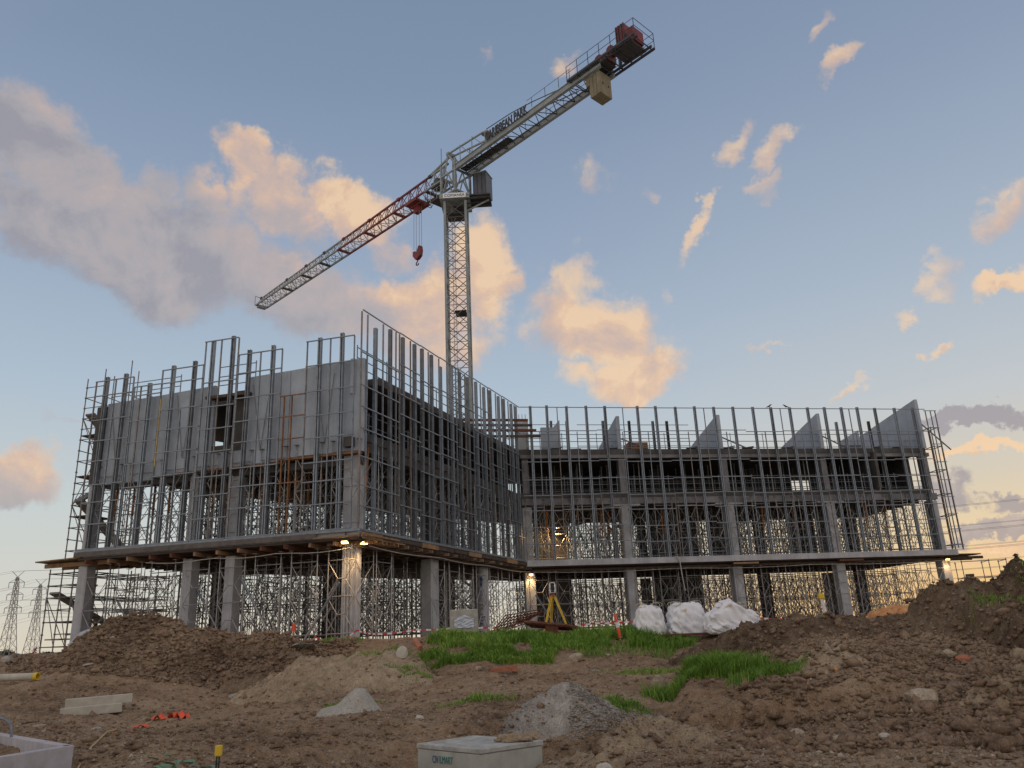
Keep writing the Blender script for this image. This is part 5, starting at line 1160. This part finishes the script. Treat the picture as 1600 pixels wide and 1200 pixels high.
# open pit, lower left
zr = .62
A_, B_, C_ = atz(-60, 1134, zr), atz(116, 1164, zr), atz(-60, 1193, zr)
op = empty('open_pit', (B_[0], B_[1], -.1), 'open rectangular concrete pit frame at the lower left corner', 'concrete pit')
def wall(a, b, t=.13):
    d = unit((b - a)[:2]); n = np.array([-d[1], d[0]]) * t
    part('pit_wall', MB().prism([tuple(a[:2]), tuple(b[:2]), tuple(b[:2] + n), tuple(a[:2] + n)], -.15, zr), kerbc if False else mat('lilac_grey_concrete', (.46, .44, .46), .85, var=.14, scale=4, bump=.3, bscale=50, streak=.2), op, bevel=.01)
wall(A_, B_, -.13); wall(C_, B_ + (B_ - C_) * .0, .13)
part('pit_floor', MB().prism([tuple(A_[:2]), tuple(B_[:2] - .1), tuple(C_[:2])], .2, .25), blackp, op)
b = aty(8, 1150, 10.6); solo('bent_bar', MB().path([np.array(aty(-5, 1121, 10.6)), aty(8, 1124, 10.6), aty(16, 1131, 10.6), aty(18, 1143, 10.6), aty(18, 1152, 10.6)], .018, 8), galv, 'bent grey steel bar sticking up behind the open concrete pit', 'steel bar')
# precast kerb beams
def kerb(px0, px1, Y0, Y1, dz, w, h, lb):
    a, c = gp(px0, Y0), gp(px1, Y1); z = (a[2] + c[2]) / 2 + dz; a[2] = c[2] = z
    a[2] -= .04; e = empty('precast_beam', (a + c) / 2 - np.array([0, 0, 0]), lb, 'concrete beam', 'precast concrete beams on the mud')
    d = unit(c - a); n = np.cross((0, 0, 1), d)
    part('web', MB().bar(a + (0, 0, h * .5), c + (0, 0, h * .5), w * .5, h), kerbc, e, bevel=.012); part('flange', MB().bar(a + n * w * .4 + (0, 0, h * .3), c + n * w * .4 + (0, 0, h * .3), w * .3, h * .6), kerbc, e, bevel=.012); return e
kerb(98, 194, 19.2, 19.8, .0, .34, .2, 'front pale precast concrete beam lying on the mud at left')
kerb(105, 209, 19.9, 20.5, .14, .36, .2, 'rear pale precast concrete beam stacked behind the front one')
# yellow ended pipe
a, c = gp(-70, 22.6), gp(52, 22.4); a[2] = c[2] = max(a[2], c[2]) + .1
e = empty('plastic_pipe', c - (0, 0, .1), 'pale plastic pipe with bright yellow open end at the far left', 'pipe')
part('pipe_wall', MB().tube(a, c, .095, 16), kerbc, e, smooth=False); 
mb = MB(); dd = unit(c - a)
for k in range(16):
    t0, t1 = 2 * math.pi * k / 16, 2 * math.pi * (k + 1) / 16; s_ = np.cross(dd, (0, 0, 1)); f_ = lambda t, r, q: c + dd * q + s_ * math.cos(t) * r + np.array([0, 0, 1]) * math.sin(t) * r
    mb.add([f_(t0, .1, 0), f_(t1, .1, 0), f_(t1, .1, .1), f_(t0, .1, .1)], [(0, 1, 2, 3)]); mb.add([f_(t0, .1, .1), f_(t1, .1, .1), f_(t1, .08, .1), f_(t0, .08, .1)], [(0, 1, 2, 3)]); mb.add([f_(t0, .08, .1), f_(t1, .08, .1), f_(t1, .08, .003), f_(t0, .08, .003)], [(0, 1, 2, 3)])
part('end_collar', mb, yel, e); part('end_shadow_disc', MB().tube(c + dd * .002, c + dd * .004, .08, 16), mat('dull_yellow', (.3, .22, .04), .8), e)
# string with orange rags
pts = []
for px, Y in ((124, 10.8), (150, 12.3), (172, 13.8), (190, 14.8), (206, 15.9), (228, 17.2), (246, 18.2), (262, 18.3), (276, 18.6), (292, 18.3)):
    p = gp(px, Y); p[2] += .03; pts.append(p)
e = empty('string_line', pts[0], 'pale string with bright orange rag flags trailing over the mud', 'string')
part('string', MB().path(pts, .014, 4), mat('straw_string', (.5, .38, .2), .8), e)
def rag(name, p, w, h, m, parent, seed):
    r = np.random.default_rng(seed); n = 7; mb = MB(); vs = []; fs = []
    for i in range(n):
        for j in range(n):
            x = (i / (n - 1) - .5) * w; y = (j / (n - 1) - .5) * w * .7; vs.append((p[0] + x + r.normal(0, w * .03), p[1] + y + r.normal(0, w * .03), p[2] + max(0.01, h * (.5 + .5 * math.sin(i * 1.7 + seed) * math.cos(j * 1.3)) * (1 - (2 * abs(i / (n - 1) - .5)) ** 3) + r.normal(0, h * .12))))
    for i in range(n - 1):
        for j in range(n - 1): k = i * n + j; fs.append((k, k + n, k + n + 1, k + 1))
    mb.add(vs, fs); return part(name, mb, m, parent, smooth=True)
for k, (px, Y, w, h) in enumerate(((183, 14.3, .14, .04), (200, 15.3, .3, .08), (228, 17.2, .32, .07), (254, 18.1, .3, .12), (276, 18.4, .32, .18), (288, 18.3, .3, .2))):
    p = gp(px, Y); rag('flag', p, w, h, orb, e, k)
p = gp(537, 9.6); e = empty('plastic_scrap', p, 'crumpled bright blue plastic scrap at the bottom edge', 'plastic scrap'); rag('film', p + (0, 0, .03), .2, .12, bluep, e, 9)
# yellow capped stake
p = aty(339, 1200, 8.6); top = aty(342, 1166, 8.6); e = empty('marker_stake', (p[0], p[1], sz(p[0], p[1])), 'black stake with square yellow cap standing at the bottom edge', 'stake')
for q in (-.012, .012): part('shaft', MB().tube((p[0] + q, p[1], sz(p[0], p[1]) - .1), (top[0] + q, top[1], top[2] - .06), .009, 6), blackp, e)
part('cap', MB().box(top - (0, 0, .04), (.06, .06, .1)), yel, e, bevel=.008)
# weed with broad leaves
p0 = gp(290, 8.9); e = empty('weed', p0, 'broad leaved green weed in the gravelly mud near the yellow capped stake', 'weed')
r = np.random.default_rng(5)
for k in range(26):
    a = r.uniform(0, 6.28); d = r.uniform(.02, .26); c = p0 + np.array([math.cos(a) * d * 1.1, math.sin(a) * d * .8, 0]); c[2] = sz(c[0], c[1]) + r.uniform(.06, .2); L_ = r.uniform(.11, .19); W_ = L_ * .6
    u = np.array([math.cos(a), math.sin(a), r.uniform(-.2, .4)]); u /= np.linalg.norm(u); v = unit(np.cross((0, 0, 1), u)); nn_ = np.cross(u, v)
    o = part('leaf', MB().add([c, c + u * L_ * .3 + v * W_ * .5 + nn_ * .012, c + u * L_ * .7 + v * W_ * .45 + nn_ * .008, c + u * L_, c + u * L_ * .7 - v * W_ * .45 + nn_ * .008, c + u * L_ * .3 - v * W_ * .5 + nn_ * .012, c + u * L_ * .5], [(0, 1, 6), (1, 2, 6), (2, 3, 6), (3, 4, 6), (4, 5, 6), (5, 0, 6)]), mat('weed_green', (.14, .27, .14), .5, var=.4, scale=9), e)
part('stem', MB().path([p0 - (0, 0, .03), p0 + (.05, .02, .08)], .008, 4), weedm, e)
# block with plastic, rebar, steel
p = gp(727, 26.2); e = empty('concrete_block', p, 'square concrete block with crumpled plastic film standing behind the grass', 'concrete block')
part('block', MB().box(p + (0, 0, .38), (.86, .5, .76)), mat('buff_block', (.4, .38, .33), .9, var=.2, scale=5, bump=.4), e, bevel=.03)
mb = MB(); r = np.random.default_rng(3); n = 9; vs = []; fs = []
for i in range(n):
    for j in range(n): vs.append((p[0] - .3 + .62 * i / (n - 1), p[1] - .27 - .05 * r.random(), p[2] + .2 + .4 * j / (n - 1) * (1 - .3 * abs(i - 4) / 4)))
for i in range(n - 1):
    for j in range(n - 1): k = i * n + j; fs.append((k, k + n, k + n + 1, k + 1))
part('plastic_film', mb.add(vs, fs), mat('bluish_film', (.55, .6, .68), .25, var=.15), e)
p = gp(803, 25.8); e = empty('rebar_mesh', p, 'rusty stack of bent rebar mesh leaning behind the grass', 'rebar mesh')
for k in range(13):
    a = p + np.array([-.75 + .1 * k, .1, -.0 + .035 * k]); part('bar', MB().tube(a, a + np.array([.55, -.1, .62 - .03 * k]), .017, 5), rust, e)
for k in range(6):
    a = p + np.array([-.75 + .1 * k, .05, .05 + .11 * k]); part('bar', MB().tube(a, a + np.array([1.2, 0, .3 - .03 * k]), .015, 5), rust, e)
p = gp(870, 25.6); e = empty('steel_sections', p, 'long rusty steel sections stacked behind the grass beside the rebar mesh', 'steel sections')
for k in range(5):
    a = p + np.array([-.95 + .05 * k, .1 * k, .42 - .03 * k]); part('section', MB().path([a, a + np.array([1.35, 0, -.16]), a + np.array([1.75, .05, -.26]), a + np.array([1.85, .05, -.42])], .055, 5), rust, e)
part('pack', MB().box(p + (-.1, .2, .12), (.4, .4, .35)), rust, e)
for k in range(3): part('section', MB().bar(p + (0, .1 * k, .06), p + (1.5, .1 * k, .04), .09, .07), rust, e)
a = gp(985, 24.6); c = gp(1140, 24.2); c[2] = a[2] = max(a[2], c[2]) + .02
solo('steel_channel', MB().bar(a, c, .3, .07), rust, 'rusty steel channel lying under the white bulk bags', 'steel channel')
solo('terracotta_fragment', MB().bar(gp(768, 21.2) + (0, 0, .05), gp(806, 21.6) + (0, 0, .1), .12, .1).box(gp(804, 21.5) + (0, 0, .14), (.12, .14, .08)), brickm, 'long terracotta coloured fragment on the path below the grass', 'terracotta fragment')
solo('terracotta_pipe', MB().tube(aty(648, 1000, 23.6), aty(657, 1013, 23.2), .075, 10), brickm, 'short orange clay pipe lying at the left edge of the grass', 'clay pipe')
# survey instrument
p = gp(869, 27.2); p[2] = 1.8; hp_ = np.array([p[0], p[1], 1.8 + 1.05 + .1]); e = empty('tripod', p, 'yellow surveying tripod standing behind the rusty steel sections', 'tripod')
for dx, dy in ((-.36, -.1), (.48, -.05), (-.12, .38)):
    d_ = np.array([dx, dy, 0])
    for q in (-.025, .025): part('leg', MB().bar(p + d_ + (q * .6, 0, 0), hp_ + d_ * .12 + (q, 0, 0), .022, .03), yel, e)
part('tripod_head', MB().tube(hp_, hp_ + (0, 0, .05), .09, 12), mat('red_head', (.4, .04, .03), .5), e)
ts_ = empty('total_station', hp_ + (0, 0, .05), 'white and black surveying instrument mounted on the yellow tripod', 'survey instrument')
b0 = hp_ + (0, 0, .05)
part('tribrach', MB().tube(b0, b0 + (0, 0, .05), .07, 12), blackp, ts_); part('base', MB().box(b0 + (0, 0, .09), (.2, .16, .08)), whitep, ts_, bevel=.015)
for s_ in (-1, 1): part('side_arm', MB().box(b0 + (s_ * .085, 0, .22), (.045, .13, .22)), whitep, ts_, bevel=.015)
part('telescope', MB().tube(b0 + (0, -.1, .22), b0 + (0, .1, .22), .055, 12), blackp, ts_); part('carry_handle', MB().path([b0 + (-.085, 0, .33), b0 + (-.07, 0, .39), b0 + (.07, 0, .39), b0 + (.085, 0, .33)], .016, 6), whitep, ts_)
part('display', MB().box(b0 + (0, -.085, .1), (.12, .012, .05)), blackp, ts_)
# bollards, stakes, poles
def bollard(px, Y, h, lean, lb):
    p = gp(px, Y); e = empty('bollard', p, lb, 'bollard'); u = unit(np.array([lean, 0, 1.]))
    part('base', MB().tube(p, p + u * .04, .13, 12), blackp, e); part('post', MB().tube(p + u * .03, p + u * h, .05, 12, .04), orb, e)
    part('reflective_band', MB().tube(p + u * h * .5, p + u * h * .72, .054, 12, .053), whitep, e); part('cap', MB().tube(p + u * h, p + u * (h + .04), .055, 12, .04), orb, e)
bollard(972, 24.3, .68, -.16, 'orange bollard with white band leaning in the grass')
solo('marker_stake', MB().tube(gp(456, 26.3), gp(456, 26.3) + (0, 0, .5), .022, 6).add(*[[tuple(gp(456, 26.3) + np.array(v)) for v in ((-.06, 0, .3), (.06, 0, .3), (.05, 0, .55), (-.04, 0, .55), (-.06, .03, .3), (.06, .03, .3), (.05, .03, .55), (-.04, .03, .55))], [(0, 1, 2, 3), (4, 7, 6, 5), (0, 4, 5, 1), (3, 2, 6, 7), (1, 5, 6, 2), (0, 3, 7, 4)]]), orb, 'small bright orange marker stake on the left heap crest', 'stake')
p = gp(1284, 29); e = empty('light_pole', p, 'thin white pole with yellow head in front of the right wing', 'pole')
pt = aty(1283, 934, 29); part('pole', MB().tube((pt[0] + .1, 29, 1.8), (pt[0], 29, pt[2]), .06, 8), whitep, e); part('head', MB().box(pt + (0, 0, .05), (.2, .18, .18)), yel, e, bevel=.03)
# barrier tape
def tape(pts, lb, grp='red and white barrier tape', w=.055):
    e = empty('barrier_tape', (pts[0][0], pts[0][1], 1.8), lb, 'barrier tape', grp); A, B = MB(), MB(); k = 0
    for a, b in zip(pts[:-1], pts[1:]):
        a = np.array(a); b = np.array(b); n = max(2, int(np.linalg.norm(b - a) / .16))
        for i in range(n):
            q0 = a + (b - a) * i / n; q1 = a + (b - a) * (i + 1) / n; s_ = -.1 * np.linalg.norm(b - a) * .25
            f_ = lambda t: 4 * t * (1 - t) * s_
            (A if k % 2 else B).add([q0 + (0, 0, f_(i / n)), q1 + (0, 0, f_((i + 1) / n)), q1 + (0, 0.003, f_((i + 1) / n) + w), q0 + (0, 0.003, f_(i / n) + w)], [(0, 1, 2, 3)]); k += 1
    part('white_stripes', A, whitep, e, kind='stuff'); part('red_stripes', B, redp, e, kind='stuff')
tape([aty(491, 996, 28.6), aty(510, 1003, 28.6), aty(535, 1001, 28.8), aty(558, 986, 29.2)], 'sagging red and white tape tied left of the corner column')
tape([aty(558, 986, 29.2), aty(590, 992, 28), aty(650, 985, 28), aty(705, 983, 28), aty(755, 982, 28), aty(815, 980, 28)], 'red and white tape between the corner column and the rebar mesh')
tape([aty(862, 980, 27.8), aty(930, 975, 27.6), aty(1005, 970, 27.6)], 'red and white tape running from the tripod to the bulk bags')
tape([aty(1170, 966, 28), aty(1250, 968, 28), aty(1350, 968, 28)], 'pale tape stretched right of the bulk bags', w=.07)
# bulk bags
def bag(px, Y, w, d, h, lb, seed, lean=0., peak=0.):
    import bmesh
    bm = bmesh.new(); bmesh.ops.create_cube(bm, size=2); bmesh.ops.subdivide_edges(bm, edges=bm.edges[:], cuts=22, use_grid_fill=True)
    r = np.random.default_rng(seed); P3 = np.array([v.co[:] for v in bm.verts])
    n4 = (np.abs(P3) ** 5).sum(1) ** (1 / 5); P3 = P3 / n4[:, None]
    x, y, z = P3.T; f1 = fbm(x * 1.7 + seed, y * 1.7 + z * 1.5, seed, 4); f2 = fbm(x * 4 + z * 2 + seed, y * 4 - z * 1.2, seed + 3, 4); rd = 1 - np.abs(fbm(x * 2.3 + z * 1.5, y * 2.3 + seed + z, seed + 7, 4)) * 2.2
    f3 = 1 - np.abs(fbm(x * 5 + z * 3, y * 5 + seed - z * 2, seed + 13, 3)) * 2; rad = 1 + .12 * f1 + .09 * f2 + .16 * np.clip(rd, -.6, 1) + .09 * np.clip(f3, -.3, 1); sl = 1 - .22 * np.clip(z, 0, 1) + .1 * np.clip(-z, 0, 1) * 1.2
    X = x * w / 2 * rad * sl + lean * (z + 1) / 2 * w / 2; Yc = y * d / 2 * rad * sl; Zc = (z + 1) / 2 * h * (1 + .18 * f1 * (z > 0) + peak * np.clip(1 - np.abs(x + .1) * 1.3, 0, 1) * (z > 0.3)) - .04
    for v, a, b_, c_ in zip(bm.verts, X, Yc, Zc): v.co = (a, b_, c_)
    me = bpy.data.meshes.new('sack'); bm.to_mesh(me); bm.free(); me.materials.append(white)
    p = gp(px, Y); e = empty('bulk_bag', p, lb, 'bulk bag', 'white woven bulk bags behind the grass')
    o = bpy.data.objects.new('sack', me); COL.objects.link(o); o.parent = e; me.polygons.foreach_set('use_smooth', [True] * len(me.polygons)); o.location = (0, 0, .0)
    for s_ in (-1, 1):
        for q in (-1, 1):
            c = p + np.array([s_ * w * .28 + lean * w * .4, q * d * .25, h * (.92 + peak * .3)]); mb = MB(); pp = [c + np.array([s_ * .03 + .16 * math.sin(t), .02 * q, .07 * (1 - math.cos(t))]) for t in np.linspace(0, 2 * math.pi, 9)]
            for a, b_ in zip(pp[:-1], pp[1:]): mb.bar(a, b_, .05, .012)
            part('lifting_loop', mb, mat('dirty_strap', (.5, .45, .36), .7), e)
bag(1017, 24.9, .72, .8, .92, 'leftmost white bulk bag, slumped, with a dirty fold', 1, lean=.2)
bag(1077, 25.2, 1.0, .9, 1.0, 'full white bulk bag in the middle of the three', 2)
bag(1148, 24.2, 1.3, 1.0, .68, 'rightmost bluish white bulk bag with peaked top and yellow stains', 4, peak=.45)
# tilted slabs on the left heap
e = empty('broken_slab', aty(130, 1010, 27), 'grey broken concrete slab lying tilted on the left heap', 'concrete slab')
part('slab_piece', MB().slabpoly([aty(104, 1012, 26.6), aty(122, 1010, 26.4), aty(152, 997, 26.4), aty(168, 985, 26.6), aty(150, 985, 27.6), aty(122, 995, 27.6)], (0, .1, .16), 1.), concrete, e, bevel=.03)
part('slab_piece', MB().slabpoly([aty(100, 1024, 26), aty(124, 1020, 25.9), aty(124, 1030, 25.6), aty(103, 1033, 25.7)], (0, .3, .1), .8), kerbc, e, bevel=.03)

# ------------------------------------------------------------------ far away things
def pylon(x, y, H, lb):
    e = empty('electricity_pylon', (x, y, 1.2), lb, 'pylon', 'lattice electricity pylons'); o = np.array([x, y, 1.2])
    lv = [(0, 3.6), (.12, 3.0), (.24, 2.45), (.36, 1.95), (.48, 1.5), (.56, 1.3), (.64, 1.15), (.72, 1.0), (.8, .9), (.87, .7), (.93, .45)]
    body = MB(); r = .16
    cs = [(-1, -1), (1, -1), (1, 1), (-1, 1)]
    leg_ = [MB() for _ in range(4)]
    for (h0, w0), (h1, w1) in zip(lv[:-1], lv[1:]):
        for k in range(4):
            a, b = cs[k], cs[(k + 1) % 4]; P0_ = lambda c, w, h: o + np.array([c[0] * w, c[1] * w, h * H])
            leg_[k].tube(P0_(a, w0, h0), P0_(a, w1, h1), r * 1.2, 4)
            body.tube(P0_(a, w0, h0), P0_(b, w1, h1), r * .6, 3); body.tube(P0_(b, w0, h0), P0_(a, w1, h1), r * .6, 3); body.tube(P0_(a, w1, h1), P0_(b, w1, h1), r * .5, 3)
    for l_ in leg_: part('leg', l_, pylonm, e)
    part('lattice', body, pylonm, e)
    for h, w in ((.58, 4.4), (.73, 4.2), (.87, 4.0)):
        part('cross_arm', MB().tube(o + (-w, 0, h * H), o + (w, 0, h * H), r * .9, 4).tube(o + (-w, 0, h * H), o + (0, 0, (h + .05) * H), r * .7, 4).tube(o + (w, 0, h * H), o + (0, 0, (h + .05) * H), r * .7, 4), pylonm, e)
        for s_ in (-1, 1): part('insulator', MB().tube(o + (s_ * w, 0, h * H), o + (s_ * w, 0, h * H - 2.8), .16, 5), pylonm, e)
    for s_ in (-1, 1): part('earth_wire_horn', MB().tube(o + (0, 0, .93 * H), o + (s_ * 3.2, 0, H), r * .9, 4), pylonm, e)
    return [o + np.array([s_ * w, 0, h * H - 2.8]) for h, w in ((.58, 4.4), (.73, 4.2), (.87, 4.0)) for s_ in (-1, 1)] + [o + np.array([s_ * 3.2, 0, H]) for s_ in (-1, 1)]
q1 = aty(9, 1029, 420); q2 = aty(48, 1026, 470)
c1 = pylon(q1[0], 420, 44, 'nearer lattice pylon at the left edge of the horizon'); c2 = pylon(q2[0], 470, 44, 'second lattice pylon just left of the stair scaffold')
def wires(ca, target, lb):
    e = empty('power_lines', ca[0], lb, 'power lines')
    for a in ca:
        b = target + (a - ca[0]) * np.array([1, 1, 1]); n = 14; mb = MB()
        pts = [a + (b - a) * k / n - np.array([0, 0, 4 * 9 * (k / n) * (1 - k / n)]) for k in range(n + 1)]; mb.path(pts, .05, 3); part('wire', mb, cable, e)
wires(c1, np.array([390., 190, 27]), 'long sagging power lines crossing behind the building to the right edge')
wires(c1, np.array([-700., 560, 27]), 'power lines leaving the nearer pylon toward the left edge')
wires(c2, np.array([430., 270, 27]), 'power lines running right from the second pylon behind the scaffold')
wires(c2, c1[0] + np.array([-300, 200, 0]), 'power lines running left from the second pylon')
p = aty(36, 1033, 105); e = empty('skip_bin', (p[0], 105, 1.2), 'faded blue steel skip bin on the far left horizon', 'skip bin')
part('bin_shell', MB().prism([(p[0] - 1.05, 104), (p[0] + 1.05, 104), (p[0] + 1.05, 106), (p[0] - 1.05, 106)], 1.25, 2.25), bluepaint, e)
for k in range(5): part('rib', MB().box((p[0] - .95 + .47 * k, 103.96, 1.75), (.08, .07, .95)), bluepaint, e)
p = aty(51, 1030, 90); e = empty('flag_bundle', (p[0], 90, 1.25), 'pink and red rags hung on a slanting post beside the blue bin', 'flag post')
part('post', MB().tube((p[0] - .3, 90, 1.2), (p[0] + .25, 90, 2.9), .04, 6), pinkp, e)
for k in range(7): rag('flag', np.array([p[0] - .22 + .08 * k, 90 - .1 * (k % 2), 1.35 + .21 * k]), .38, .25, pinkp if k % 3 else whitep, e, 40 + k)
def far_tree(px, Y, h, w, lb, seed):
    p = aty(px, 1030, Y); o = np.array([p[0], Y, 1.2]); e = empty('tree', o, lb, 'tree', 'far trees on the horizon'); r = np.random.default_rng(seed)
    part('trunk', MB().tube(o, o + (0, 0, h * .5), w * .06, 6, w * .03), timberd, e); N_ = 900
    d = r.normal(0, 1, (N_, 3)); d /= np.linalg.norm(d, axis=1)[:, None]; c = d * (r.uniform(.3, 1, (N_, 1)) ** .5) * np.array([w / 2, w / 2, h * .38]) * (1 + .3 * np.sin(d[:, :1] * 5 + seed)); c = c + o + np.array([0, 0, h * .6])
    mb = MB(); s_ = w * .05
    for q in c: a = r.normal(0, s_, (3, 3)); mb.add(q + a, [(0, 1, 2)])
    part('crown', mb, treem, e)
for k, (px, Y, h, w) in enumerate(((6, 560, 6.5, 7), (13, 540, 5.5, 8), (-12, 520, 6, 9), (20, 600, 4.5, 7), (72, 620, 4.5, 8), (88, 640, 4, 7))):
    far_tree(px, Y, h, w, 'dark far bushy tree on the horizon, %s from the left' % ORD[k], k)
